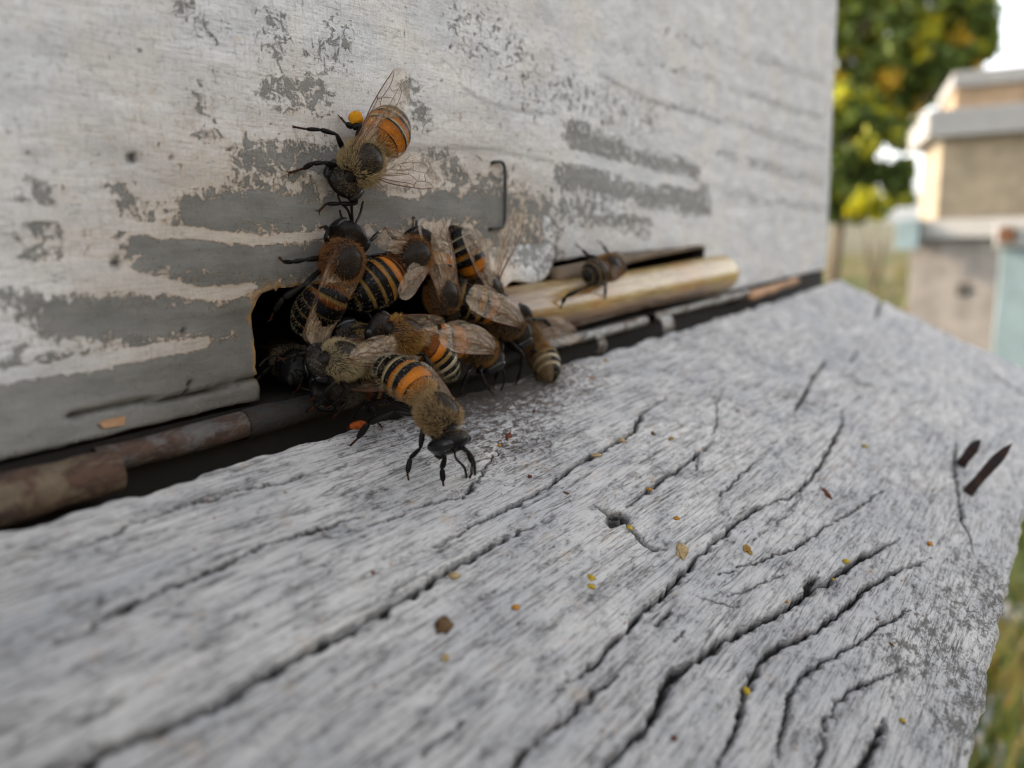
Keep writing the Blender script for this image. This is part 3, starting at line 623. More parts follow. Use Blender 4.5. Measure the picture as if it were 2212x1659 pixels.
def wing_mesh(name, top, bot, veins):
    n, k = 40, 12; T_ = catmull(top, 200); B_ = catmull(bot, 200); L = top[-1][0]
    us = L * (1 - (1 - np.linspace(0, 1, n)) ** 1.6)
    yt = np.interp(us, T_[:, 0], T_[:, 1]); yb = np.interp(us, B_[:, 0], B_[:, 1])
    def z(u, v): return 0.10 * math.sin(u * 1.1) - 0.10 * math.cos(v * 4.0 + u * 0.35) - 0.012 * u * u * 0.4
    G = np.zeros((n, k, 3))
    for i in range(n):
        for j in range(k):
            v = yt[i] + (yb[i] - yt[i]) * j / (k - 1); G[i, j] = (us[i], v, z(us[i], v))
    mb = MB(); mb.grid(G, 0)
    for pts, r in veins:
        q = catmull(pts, 5 * len(pts)); q = np.c_[q, [z(a, b) for a, b in q]]
        mb.tube(q, np.linspace(r, r * .6, len(q)) * .9, 5, 1)
    V = np.concatenate(mb.v); me = bpy.data.meshes.new(name); me.from_pydata((V * U).tolist(), [], mb.f)
    me.materials.append(M['membrane']); me.materials.append(M['vein'])
    me.polygons.foreach_set('material_index', mb.m); me.polygons.foreach_set('use_smooth', [True] * len(mb.f)); me.update(); return me
FW = wing_mesh('forewing', FW_TOP, FW_BOT, FW_VEIN); HW = wing_mesh('hindwing', HW_TOP, HW_BOT, HW_VEIN)

TH = np.array([(2.15, .45, .5), (1.95, .95, 1.0), (1.6, 1.45, 1.4), (1.05, 1.82, 1.72), (.3, 2.0, 1.85), (-.5, 1.95, 1.85), (-1.2, 1.62, 1.6), (-1.75, 1.05, 1.1), (-2.1, .42, .45)])
HD = np.array([(1.95, .25, .3, -.85), (1.80, .85, 1.0, -.8), (1.45, 1.45, 1.5, -.65), (1.05, 1.78, 1.72, -.5), (.6, 1.72, 1.6, -.4), (.25, 1.2, 1.1, -.2), (0, .45, .5, 0)])
AB = np.array([(0, .40), (.04, 1.0), (.10, 1.6), (.20, 2.0), (.35, 2.18), (.5, 2.15), (.64, 1.95), (.78, 1.55), (.89, 1.0), (.96, .5), (1, .06)])
def nrm(v): return Vector(v).normalized()

def make_bee(label, T, F, UPV, tip=None, head=None, s=1.12, pat='orange', hair=(.42, .32, .17), hair2=None, legs=None, wings=None,
             ant=None, pollen=None, nh=4200, ablen=6.8, dark_back=0.0, part_labels=None, abw=1.0, default_legs=True, foot=None, hl=1.0):
    T = Vector(T); F = nrm(F); Uv = Vector(UPV); Uv = (Uv - Uv.dot(F) * F).normalized(); Lf = Uv.cross(F)
    Rm = Matrix((F, Lf, Uv)).transposed()
    def loc(p): return np.array((Vector(p) - T) @ Rm) / s            # world -> local (mm of an unscaled bee)
    def wld(p): return np.array(T + Rm @ (Vector(p) * s))
    mb = MB(); na = 36; th = np.linspace(0, 2 * math.pi, na, endpoint=False)
    ct, st_ = np.cos(th), np.sin(th)
    def ring(c, side, up, ry, rz): return np.asarray(c) + np.outer(st_ * ry, side) + np.outer(ct * rz, up)
    rings = []; cols = []
    # head
    hd = nrm(loc(head) - np.array((2.1, 0, 0))) if head is not None else nrm((1, 0, -.55))
    hs = nrm(Vector((0, 1, 0)) - Vector((0, 1, 0)).dot(hd) * hd); hu = hd.cross(hs)
    hdn, hsn, hun = np.array(hd), np.array(hs), np.array(hu)
    hdk = np.array((0.008, 0.007, 0.007))
    for q in catmull(HD, 20) * np.array((1.12, 1.1, 1.1, 1)):
        rings.append(ring(np.array((2.15, 0, 0)) + hdn * q[0] + hun * q[3], hsn, hun, q[1], q[2])); cols.append(np.tile(hdk, (na, 1)))
    tdark = np.array((0.016, 0.012, 0.009))
    for q in catmull(TH, 34)[1:]:
        rings.append(ring((q[0], 0, 0), (0, 1, 0), (0, 0, 1), q[1], q[2])); cols.append(np.tile(tdark, (na, 1)))
    # abdomen
    ad = nrm(loc(tip) - np.array((-2.1, 0, 0))) if tip is not None else nrm((-1, 0, -.15))
    L = ablen; nb = 110; c = np.array((-2.1, 0, -.05)); d0 = Vector((-1, 0, .1)).normalized()
    prof = catmull(AB, 300)
    for i in range(nb):
        q = i / (nb - 1); k = min(1, q / .35); d = (d0 * (1 - k) + Vector(ad) * k).normalized(); d = (d + Vector((0, 0, -0.35)) * max(0, q - .5)).normalized()
        side = nrm(Vector((0, 1, 0)) - Vector((0, 1, 0)).dot(d) * d); up = side.cross(d); up = up if up.z > 0 else -up
        r = float(np.interp(q, prof[:, 0], prof[:, 1])) * abw
        a = 0.0
        for e, *_ in PAT[pat]:
            if q < e: t = (q - a) / (e - a); break
            a = e
        r *= 0.955 + 0.075 * t ** .8
        if i: c = c + np.array(d) * L / (nb - 1)
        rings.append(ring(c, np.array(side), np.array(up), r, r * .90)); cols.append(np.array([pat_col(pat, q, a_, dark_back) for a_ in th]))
        if i == 0: axis = []
        axis.append((c.copy(), np.array(side), np.array(up), r, np.array(d), t, q))
    mb.grid(np.array(rings), 0, np.array(cols), wrap=True, capa=True, capb=True)
    # eyes, ocelli, jaws
    def ell(c_, ax, ra, mat, col, n=14):
        a1 = np.linspace(0.02, math.pi - .02, n); a2 = np.linspace(0, 2 * math.pi, n, endpoint=False)
        G = np.zeros((n, n, 3))
        for i, x in enumerate(a1):
            for j, y in enumerate(a2):
                G[i, j] = c_ + ax[0] * ra[0] * math.sin(x) * math.cos(y) + ax[1] * ra[1] * math.sin(x) * math.sin(y) + ax[2] * ra[2] * math.cos(x)
        mb.grid(G, mat, col, wrap=True, capa=True, capb=True)
    hc = np.array((2.15, 0, 0)) + hdn * 0.95 + hun * -.45
    for sg in (-1, 1): ell(hc + hsn * sg * 1.50 + hdn * .15, (hdn, hsn, hun), (.66, .62, 1.42), 1, BK)
    mb.tube([hc + hdn * .9 - hun * 1.0, hc + hdn * 1.15 - hun * 1.5, hc + hdn * 1.1 - hun * 1.95], [.55, .4, .12], 8, 0, hdk * 2)
    # antennae
    def seg_tube(pts, rads, col=(0.016, 0.013, 0.012), mat=0):
        mb.tube(catmull(pts, 6 * len(pts)), np.interp(np.linspace(0, 1, 6 * len(pts)), np.linspace(0, 1, len(rads)), rads), 8, mat, col)
    for i, sg in enumerate((-1, 1)):
        b = hc + hdn * .95 + hsn * sg * .35 + hun * .15
        if ant: q = [b] + [loc(p) for p in ant[i]] if i < len(ant) and ant[i] else None
        else: q = [b, b + hdn * .7 + hun * .9 + hsn * sg * .7, b + hdn * 1.9 + hun * .5 + hsn * sg * 1.2, b + hdn * 2.9 - hun * .3 + hsn * sg * 1.4]
        if q: seg_tube(q, [.10, .10, .13, .13, .11])
    # legs
    roots = [(1.25, -1), (0.1, -1), (-1.0, -1), (1.25, 1), (0.1, 1), (-1.0, 1)]      # front, mid, hind; right (-y) then left
    legs = legs or {}
    lc = np.array((0.009, 0.008, 0.007)); lt = np.array((0.045, 0.016, 0.008))
    for k, (rx, sg) in enumerate(roots):
        rt_ = np.array((rx, sg * .9, -1.35)); 
        if k in legs:
            if legs[k] is None: continue
            p = [loc(q) for q in legs[k]]
            if len(p) < 4: p = list(catmull([rt_] + p, 5))[1:]
        elif default_legs:
            drop = -3.0 if foot is None else foot
            fx, fy = ((4.0, 3.2), (.6, 4.6), (-4.2, 3.6))[k % 3]
            ft = np.array((fx, sg * fy, drop)); kn = rt_ + (ft - rt_) * .34 + np.array((0, 0, 1.35)); an = rt_ + (ft - rt_) * .66 + np.array((0, 0, .75))
            bt = rt_ + (ft - rt_) * .86 + np.array((0, 0, .12)); p = [kn, an, bt, ft]
        else: continue
        hind = 1.35 if k % 3 == 2 else 1.0
        def seg(a, b, ra, cl, fl=1.0): 
            t = np.linspace(0, 1, 9)[:, None]; mb.tube(a * (1 - t) + b * t, np.interp(t[:, 0], [0, .12, .6, .92, 1], np.array(ra)) * .86, 10, 0, cl, flat=fl)
        seg(rt_, p[0], (.2, .26, .34, .24, .16), lc); seg(p[0], p[1], (.13, .24, .36 * hind, .32 * hind, .18), lc, .75)
        seg(p[1], p[2], (.14, .28 * hind, .34 * hind, .26, .13), lc * 1.1, .7)
        for q in range(4):
            a = p[2] + (p[3] - p[2]) * q / 4; b = p[2] + (p[3] - p[2]) * (q + 1) / 4; seg(a, b, (.07, .10, .14, .13, .08), lt)
        dd = unit(p[3] - p[2]); sd = unit(np.cross(dd, (0.1, .2, 1)))
        for g in (-1, 1): mb.tube([p[3], p[3] + dd * .22 + sd * g * .18, p[3] + dd * .28 + sd * g * .38], [.06, .05, .02], 5, 0, lt)
    V = np.concatenate(mb.v); me = bpy.data.meshes.new('honey_bee'); me.from_pydata((V * s * U).tolist(), [], mb.f)
    me.materials.append(M['chitin']); me.materials.append(M['eye'])
    me.polygons.foreach_set('material_index', mb.m); me.polygons.foreach_set('use_smooth', [True] * len(mb.f))
    at = me.color_attributes.new('Col', 'FLOAT_COLOR', 'POINT'); CC = np.concatenate(mb.c); at.data.foreach_set('color', np.c_[CC, np.ones(len(CC))].astype(np.float32).ravel())
    me.update(); bee = bpy.data.objects.new('honey_bee', me); COL.objects.link(bee)
    bee.matrix_world = Matrix.Translation(T * U) @ Rm.to_4x4()
    bee['label'] = label; bee['category'] = 'bee'; bee['group'] = 'honey bees at the hive entrance'
    # hair: thin spikes on thorax, head, first abdominal ring and the tergite bands
    hv = []; hf = []; hcx = []; hair = np.array(hair); hair2 = np.array(hair2 if hair2 is not None else hair * .8)
    def spike(p, nr, ln, wd, col, lean):
        d = unit(nr + lean + rng.randn(3) * .28); a = unit(np.cross(d, rng.randn(3))) * wd; i = len(hv)
        e = d + np.asarray(lean) * .6 + rng.randn(3) * .12
        m_ = p + d * ln * .55
        hv.extend([p - a, p + a, m_ + a * .8, m_ - a * .8, m_ + unit(e) * ln * .45]); hf.extend([(i, i + 1, i + 2, i + 3), (i + 3, i + 2, i + 4)]); hcx.extend([col] * 5)
    nh = int(nh * 2.5); n1 = int(nh * .66)
    for _ in range(n1):
        x = rng.uniform(-2.0, 2.05); a = rng.uniform(0, 2 * math.pi)
        q = np.interp(x, TH[::-1, 0], TH[::-1, 1]); qz = np.interp(x, TH[::-1, 0], TH[::-1, 2])
        bd_ = (x + .1) ** 2 / 2.6 + (math.sin(a) * q) ** 2 / 1.9; bald = math.cos(a) > 0 and bd_ < .75 + .5 * rng.rand()
        if bald and rng.rand() < .72: continue
        p = np.array((x, math.sin(a) * q, math.cos(a) * qz)); nr = unit((x * .35, math.sin(a), math.cos(a)))
        cl = (hair if rng.rand() < .65 else hair2) * rng.uniform(.5, 1.1) * (.4 if bald else 1)
        spike(p, nr, rng.uniform(.30, .68) * (0.45 if bald else 1) * hl, .0155, cl, np.array((-.55, 0, 0)))
    for _ in range(int(nh * .2)):
        a = rng.uniform(0, 2 * math.pi); q = rng.uniform(0, .8); r_ = np.interp(q, HD[::-1, 0], HD[::-1, 1]); rz_ = np.interp(q, HD[::-1, 0], HD[::-1, 2]); o_ = np.interp(q, HD[::-1, 0], HD[::-1, 3])
        nr = hsn * math.sin(a) + hun * math.cos(a); p = np.array((2.15, 0, 0)) + hdn * q + hun * o_ + hsn * math.sin(a) * r_ + hun * math.cos(a) * rz_
        spike(p, nr, rng.uniform(.12, .32), .013, hair * rng.uniform(.15, .75), hdn * .2)
    for _ in range(int(nh * .42)):
        q = abs(rng.randn()) * .05 + .01 if rng.rand() < .4 else rng.uniform(.1, .97)
        i = min(nb - 1, int(q * (nb - 1))); c_, sd, up, r_, d_, t_, _q = axis[i]
        if q > .12 and not (t_ < .28 or rng.rand() < .22): continue
        a = rng.uniform(0, 2 * math.pi); nr = sd * math.sin(a) + up * math.cos(a); p = c_ + sd * math.sin(a) * r_ + up * math.cos(a) * r_ * .9
        if q < .12: spike(p, nr, rng.uniform(.3, .55), .018, hair * rng.uniform(.7, 1.2), d_ * .4)
        else: spike(p, nr * .35, rng.uniform(.2, .38), .014, PALE * rng.uniform(.45, .9), d_ * .9)
    hm = bpy.data.meshes.new('hair'); hm.from_pydata((np.array(hv) * s * U).tolist(), [], hf); hm.materials.append(M['hair'])
    at = hm.color_attributes.new('Col', 'FLOAT_COLOR', 'POINT'); at.data.foreach_set('color', np.c_[np.clip(hcx, 0, 1), np.ones(len(hv))].astype(np.float32).ravel()); hm.update()
    ho = bpy.data.objects.new('hair', hm); COL.objects.link(ho); ho.parent = bee
    # wings
    if wings is None:
        wings = [(-1, wld((-8.5, -2.6, 1.6)), None, True), (1, wld((-8.5, 2.6, 1.6)), None, True)]
    for w in wings:
        sg, tp, lead = w[:3]; two = w[3] if len(w) > 3 else True; sc = w[4] if len(w) > 4 else s
        r0 = np.array((0.5, sg * 1.75, 1.15)); d = nrm(loc(tp) - r0)
        ld = Vector(loc(np.array(T) + np.asarray(lead))) if lead is not None else Vector((0.15, sg, 0.05))
        y = nrm(ld - ld.dot(d) * d); z = d.cross(y)
        for me_, off, rot in ((FW, (0, 0, 0), 0), (HW, (-.25, -.45, -.06), -9)):
            if me_ is HW and not two: continue
            m3 = Matrix((d, y, z)).transposed().to_4x4(); m = Matrix.Translation(Vector(r0) * s * U) @ m3 @ Matrix.Rotation(R(rot), 4, 'Z') @ Matrix.Translation(Vector(off) * U) @ Matrix.Scale(sc, 4)
            wo = bpy.data.objects.new('wing', me_); COL.objects.link(wo); wo.parent = bee; wo.matrix_local = m
    if pollen:
        for pp, r_, mt, lb in pollen:
            pm = MB(); a1 = np.linspace(.02, math.pi - .02, 16); a2 = np.linspace(0, 2 * math.pi, 20, endpoint=False); G = np.zeros((16, 20, 3)); c_ = np.asarray(pp)
            for i, x in enumerate(a1):
                for j, y_ in enumerate(a2):
                    k = 1 + .16 * (mnoise.noise(Vector((math.sin(x) * math.cos(y_), math.sin(x) * math.sin(y_), math.cos(x))) * 2.2 + Vector(c_)))+ .05 * rng.rand()
                    G[i, j] = c_ + k * np.array((r_[0] * math.sin(x) * math.cos(y_), r_[1] * math.sin(x) * math.sin(y_), r_[2] * math.cos(x)))
            pm.grid(G, wrap=True, capa=True, capb=True); V = (np.concatenate(pm.v)) * U
            po = bpy.data.objects.new('pollen_load', bpy.data.meshes.new('pollen_load')); po.data.from_pydata(V.tolist(), [], pm.f); po.data.materials.append(M[mt])
            po.data.polygons.foreach_set('use_smooth', [True] * len(pm.f)); COL.objects.link(po); po.parent = bee; po.matrix_parent_inverse = bee.matrix_world.inverted(); po['label'] = lb
    return bee

OUT = np.array((0, -1.0, 0)); CREAM = (.48, .35, .17); GOLD = (.32, .115, .008); SAND = (.24, .105, .022)
vec = lambda a, b: np.asarray(b) - np.asarray(a)
# camera-facing direction at a pixel
def tocam(p): return unit(CAMP - np.asarray(p))

# bee with the pollen ball, head down on the wall
T1 = W(782, 352, 3.6)
make_bee('bee alone on the wall above the others, wings spread, carrying a round orange pollen ball', T1, vec(W(825, 305, 3.6), W(740, 398, 3.3)), OUT + np.array((-.25, 0, .1)),
         tip=W(862, 235, 1.5), head=W(728, 405, 1.2), s=1.2, pat='orange', hair=CREAM, hair2=(.5, .38, .2), abw=1.08, ablen=6.3,
         legs={0: [W(700, 351, 3.0), W(676, 353, 2.2), W(655, 364, .6), W(626, 373, .2)], 1: [W(727, 290, 3.4), W(692, 280, 2.6), W(661, 279, 1.2), W(635, 274, .2)],
               2: [W(779, 268, 3.2), W(762, 276, 2.2), W(746, 266, 1.6), W(736, 254, .3)], 3: [W(770, 440, 3), W(735, 440, 2), W(705, 440, .6), W(690, 455, .2)], 4: None, 5: None},
         wings=[(-1, W(848, 168, 6.5), vec(W(800, 300), W(740, 280))), (1, W(948, 404, 4.5), vec(W(870, 380), W(868, 440)) + np.array((0, -.1, 0)))],
         ant=[[W(733, 432, 2.2), W(752, 455, 1.5), W(760, 486, 1.0)], [W(757, 430, 2.4), W(760, 455, 1.8), W(762, 480, 1.3)]],
         pollen=[(W(769, 257, 2.2), (.85, .7, .85), 'pollen', 'bright orange pollen ball')], nh=5200)
# bee below it, head up, abdomen in the hole
make_bee('bee climbing head-up out of the left of the entrance, facing the pollen-carrying bee', W(738, 566, 3.8), vec(W(722, 610, 3.6), W(752, 520, 3.9)), OUT + np.array((-.1, 0, 0)),
         tip=W(650, 692, -1.0), head=W(765, 500, 3.0), s=1.15, pat='dark', hair=SAND, hair2=GOLD,
         legs={4: [W(661, 561, 3.4), W(632, 566, 2.4), W(612, 566, 1.0), W(604, 556, .2)], 3: [W(702, 512, 3.6), W(711, 497, 2.6), W(700, 490, 1.2), W(692, 492, .3)],
               5: [W(655, 617, 4.5), W(612, 645, 3.0), W(590, 675, 1.0), W(585, 690, 0)], 1: [W(800, 553, 3.6), W(833, 550, 3.2), W(822, 565, 1.6), W(838, 540, .3)], 0: [W(800, 520, 3.5), W(815, 505, 2.4), W(825, 498, 1), W(832, 492, .2)], 2: None},
         wings=[(1, W(672, 690, 3.2), vec(W(700, 600), W(640, 590))), (-1, W(716, 706, 3.4), vec(W(700, 600), W(770, 610)))],
         ant=[[W(768, 484, 3.4), W(778, 462, 2.6), W(784, 436, 2.0)], [W(745, 486, 3.4), W(738, 470, 2.4), W(734, 455, 1.4)]])
# striped abdomen bee
T3 = W(888, 556, 5.0)
make_bee('bee with bold black and orange striped abdomen, left of centre above the dark hole', T3, vec(W(830, 604, 4.4), T3), OUT + np.array((-.15, 0, .25)),
         tip=W(762, 642, 2.6), head=W(912, 520, 3.6), s=1.15, pat='striped', hair=GOLD, hair2=SAND, abw=1.12,
         legs={3: [W(893, 530, 5.6), W(889, 506, 5.0), W(892, 492, 2.0), W(893, 470, .3)], 4: [W(860, 520, 3.5), W(845, 508, 2), W(838, 500, .7), W(833, 493, .2)], 5: None, 1: None, 2: None},
         wings=[(1, W(838, 500, 6.5), vec(W(838, 520), W(880, 480)), True, .72), (-1, W(853, 692, 8.5), vec(W(870, 650), W(930, 670)), True, .72)],
         ant=[[W(905, 512, 3.6), W(900, 492, 3.0), W(899, 477, 2.4)], None])
# two bees head down in the middle
make_bee('bee head-down in the middle of the crowd, two pale wings raised', W(955, 640, 5.2), vec(W(945, 560, 4.6), W(958, 668, 5.0)), OUT + np.array((0, 0, .35)),
         tip=W(932, 520, 1.8), head=W(962, 690, 2.5), s=1.1, pat='pale', hair=GOLD, hair2=(.25, .18, .08), abw=.92, ablen=6.2,
         wings=[(-1, W(909, 496, 5.4), vec(W(920, 560), W(870, 560))), (1, W(961, 484, 6.0), vec(W(960, 560), W(1010, 560)))],
         legs={0: None, 3: None, 1: None, 4: None}, foot=-2.6)
make_bee('bee with dark tail up and long wing reaching right below the staple', W(1049, 622, 4.4), vec(W(1010, 560, 4.2), W(1072, 655, 4.6)), OUT + np.array((.1, 0, .3)),
         tip=W(985, 500, 2.2), head=W(1090, 662, 3.6), s=1.12, pat='front', hair=SAND, hair2=(.38, .33, .24), abw=.98, dark_back=.35,
         wings=[(-1, W(1006, 520, 6.0), vec(W(1010, 560), W(965, 580))), (1, W(1121, 500, 5.5), vec(W(1090, 560), W(1150, 590)))],
         legs={1: None, 2: None, 0: None}, foot=-2.8)
# big bee at the right, facing down right
T6 = W(1094, 694, 8.0)
make_bee('bee with folded dark wings standing over the right of the crowd, head lowest', T6, vec(W(1030, 655, 7.4), W(1128, 724, 8.2)), OUT * .8 + np.array((.25, 0, .75)),
         tip=W(985, 650, 4.0), head=W(1142, 742, 7.0), s=1.15, pat='striped', hair=(.25, .11, .016), hair2=(.15, .07, .012),
         wings=[(1, W(978, 592, 8.6), vec(W(1020, 630), W(1060, 590))), (-1, W(986, 654, 9.6), vec(W(1030, 700), W(1010, 740)))],
         legs={0: [W(1130, 765, 9.5), W(1125, 800, 8.5), W(1118, 822, 7.0), W(1112, 835, 6)], 1: [W(1085, 760, 9), W(1078, 795, 8.5), W(1070, 820, 7), W(1066, 838, 6)], 2: None, 4: [W(1150, 690, 7), W(1175, 690, 6), W(1190, 705, 5), W(1196, 720, 4)], 5: None})
# bee tucked behind it with pale banded tail on the board
TT = B(1205, 846, 1.6)
make_bee('bee at the right end of the crowd, pale banded tail down on the board edge', W(1140, 722, 5.0), vec(W(1172, 775, 5.2), W(1125, 700, 4.6)), np.array((.75, -.5, .45)),
         tip=TT, head=W(1112, 690, 3.0), s=1.1, pat='pale', hair=(.36, .2, .07),
         wings=[(-1, W(1252, 757, 7.0), np.array((.3, -.2, -.9)), False), (1, W(1233, 716, 4.5), np.array((.3, -.2, .9)), True)], legs={0: None, 3: None, 4: None, 1: None})
# bee 8: golden, long brown wings to the left
make_bee('golden-backed bee low in the crowd, long brown wings pointing left', W(1034, 752, 8.4), vec(W(975, 752, 8.0), W(1060, 775, 8.4)), OUT * .7 + np.array((.1, 0, .8)),
         tip=W(925, 748, 5.0), head=W(1068, 790, 8.0), s=1.12, pat='orange', hair=(.36, .17, .03), hair2=(.26, .12, .025),
         wings=[(1, W(905, 716, 9.0), vec(W(960, 740), W(965, 700))), (-1, W(880, 742, 11.0), vec(W(960, 760), W(958, 790)))],
         legs={0: [W(1038, 803, 10.5), W(1048, 829, 8.8), W(1058, 842, 7.0), B(1064, 850, .2)], 1: [W(1010, 805, 11.0), W(1000, 830, 9.5), W(998, 842, 8), B(1003, 852, .2)], 2: None, 4: None, 5: None, 3: None})
# bee 9
make_bee('golden bee facing left into the hole, curled striped tail and one clear bluish wing raised', W(872, 724, 7.6), vec(W(915, 740, 7.6), W(830, 706, 6.6)), OUT * .45 + np.array((.15, 0, .95)),
         tip=W(985, 838, 9.0), head=W(808, 706, 5.4), s=1.12, pat='pale', hair=GOLD, hair2=(.45, .28, .06), abw=1.0, ablen=6.6,
         wings=[(-1, W(992, 690, 6.5), vec(W(930, 700), W(930, 660)), False, .95), (1, W(958, 772, 9.0), vec(W(900, 760), W(890, 800)), False, .8)], legs={0: None, 3: None, 4: None, 1: None, 2: None})
# bee 10: cream thorax facing left
make_bee('cream-haired bee facing left behind the bee on the board', W(738, 778, 6.2), vec(W(790, 788, 6.0), W(700, 782, 5.6)), OUT * .6 + np.array((0, 0, .8)),
         tip=W(860, 800, 4.5), head=W(683, 792, 4.2), s=1.1, pat='dark', hair=(.52, .42, .24), hair2=(.40, .29, .14),
         wings=[(-1, W(905, 758, 6.0), vec(W(830, 760), W(830, 720))), (1, W(896, 786, 8.5), vec(W(830, 780), W(830, 800)))],
         legs={3: [W(720, 830, 8), W(700, 848, 7), W(680, 858, 6), W(670, 866, 5)], 4: [W(750, 840, 8), W(735, 860, 7), W(718, 875, 6), W(705, 882, 5)], 5: None})
# bee 11: dark face at the left of the hole
p11 = W(612, 775, 0.6)
make_bee('dark shiny bee head peering out of the lower left corner of the entrance', W(632, 782, -3.2), np.array((-.35, -1, .05)), np.array((.1, -.1, 1)),
         tip=W(655, 800, -10), head=W(606, 776, 0.5), s=1.1, pat='dark', hair=(.3, .24, .14), nh=2200,
         legs={0: [W(640, 800, 1.0), W(655, 812, 1.5), W(650, 830, 1), W(640, 845, 0)]}, foot=-2.4)
make_bee('dark bee half lost in shadow on the tin under the cream-haired bee', W(742, 840, 5.0), vec(W(790, 836, 5.0), W(705, 842, 4.6)), OUT * .5 + np.array((0, 0, .85)),
         tip=W(850, 850, 3.5), head=W(690, 852, 3.6), s=1.0, pat='dark', hair=(.10, .07, .04), nh=2200,
         legs={3: [W(700, 862, 6), W(690, 872, 6), W(680, 878, 5.5), W(672, 884, 5)], 4: [W(745, 872, 7), W(735, 885, 6.5), W(728, 893, 6), W(722, 900, 5.5)], 0: None, 1: None, 2: None})
# bee 13: golden thorax inside
make_bee('golden bee deep in shadow inside the hole, only its hairy back lit', W(786, 738, 3.6), vec(W(830, 745, 2.5), W(745, 728, 3.0)), OUT * .4 + np.array((0, 0, .9)),
         tip=W(850, 760, -2.5), head=W(738, 728, 2.0), s=1.05, pat='dark', hair=(.42, .27, .08), nh=3000, legs={0: None, 3: None}, foot=-2.4)
# bee 14: blurred on the stick
make_bee('small out-of-focus bee walking right along the yellowish stick', W(1316, 578, 6.6), vec(W(1255, 600, 6.2), W(1330, 572, 6.6)) + np.array((4.5, 1.0, 0)), OUT * .8 + np.array((-.2, 0, .5)),
         tip=W(1246, 606, 6.6), head=W(1338, 563, 5.0), s=1.05, pat='striped', hair=(.42, .20, .06), dark_back=.3, ablen=5.6,
         legs={0: [W(1306, 604, 7), W(1308, 620, 6), W(1307, 640, 5.4), W(1307, 652, 5)], 2: [W(1262, 622, 7), W(1222, 640, 6), W(1214, 656, 5.5), W(1211, 668, 5)],
               4: [W(1290, 556, 5), W(1270, 552, 3.5), W(1258, 540, 1.5), W(1245, 528, .3)], 3: [W(1320, 552, 5), W(1312, 545, 3.5), W(1302, 530, 1.5), W(1294, 520, .3)], 1: None, 5: None},
         wings=[(1, W(1372, 545, 4.0), np.array((0, .2, 1.0)), False, .8), (-1, W(1300, 560, 10.0), np.array((.5, 0, 1.0)), False, .6)])
# bee 12: front bee on the board
T12 = D(946, 893, 79.5)
make_bee('largest nearest bee standing on the board below the crowd, head down, orange banded abdomen', T12, vec(D(905, 845, 81), D(972, 932, 78.5)), unit(tocam(T12) * .55 + np.array((.62, 0, .55))),
         tip=D(782, 775, 85), head=D(982, 968, 78.5), s=1.12, pat='front', hair=(.46, .32, .15), hair2=(.24, .12, .035), abw=1.04, ablen=7.2,
         legs={0: [D(962, 985, 79.5), D(955, 1012, 80.5), B(957, 1040, .7), B(958, 1050, .1)], 1: [D(908, 968, 79), D(886, 990, 80), B(880, 1022, .8), B(883, 1038, .1)],
               2: [D(852, 888, 80), D(796, 914, 81), D(772, 948, 82), B(757, 962, .1)], 3: [D(1010, 975, 79), D(1022, 1000, 80), B(1020, 1020, .6), B(1014, 1034, .1)],
               4: None, 5: [D(838, 862, 83), D(792, 876, 85), D(764, 905, 86), D(752, 925, 87)]},
         wings=[(1, D(904, 760, 85.5), np.array((.75, .0, .2)), True, .8), (-1, D(950, 800, 87.5), np.array((.6, .1, .4)), True, .8)],
         ant=[[D(1008, 972, 77.5), D(1024, 1000, 78), D(1026, 1026, 79)], [D(985, 990, 77), D(1003, 1010, 78), D(1008, 1032, 79)]],
         pollen=[(D(773, 918, 83.5), (1.1, .5, .45), 'pollen_dark', 'rusty red pollen load')], nh=5000)

# ------------------------------------------------------------------ crumbs and chips on the landing board
def crumb_mesh(name, size, mat, jag=.35, flat=.5, long=1.0):
    mb = MB(); n = 9; a1 = np.linspace(.05, math.pi - .05, n); a2 = np.linspace(0, 2 * math.pi, n + 2, endpoint=False); G = np.zeros((n, n + 2, 3))
    sd = rng.rand() * 50
    for i, x in enumerate(a1):
        for j, y in enumerate(a2):
            k = 1 + jag * mnoise.noise(Vector((math.sin(x) * math.cos(y) * 2 + sd, math.sin(x) * math.sin(y) * 2, math.cos(x) * 2)))
            G[i, j] = k * size * np.array((math.sin(x) * math.cos(y) * long, math.sin(x) * math.sin(y), math.cos(x) * flat))
    mb.grid(G, wrap=True, capa=True, capb=True); return mb
cm = {k: simple('crumb_' + k, tuple(q * .68 for q in c), 0.8, 0.35, 2, 0.2, bump=0.6) for k, c in dict(yellow=(.66, .46, .04), orange=(.60, .27, .03), red=(.17, .05, .025), brown=(.16, .09, .04), gold=(.42, .25, .06), tan=(.55, .40, .2)).items()}
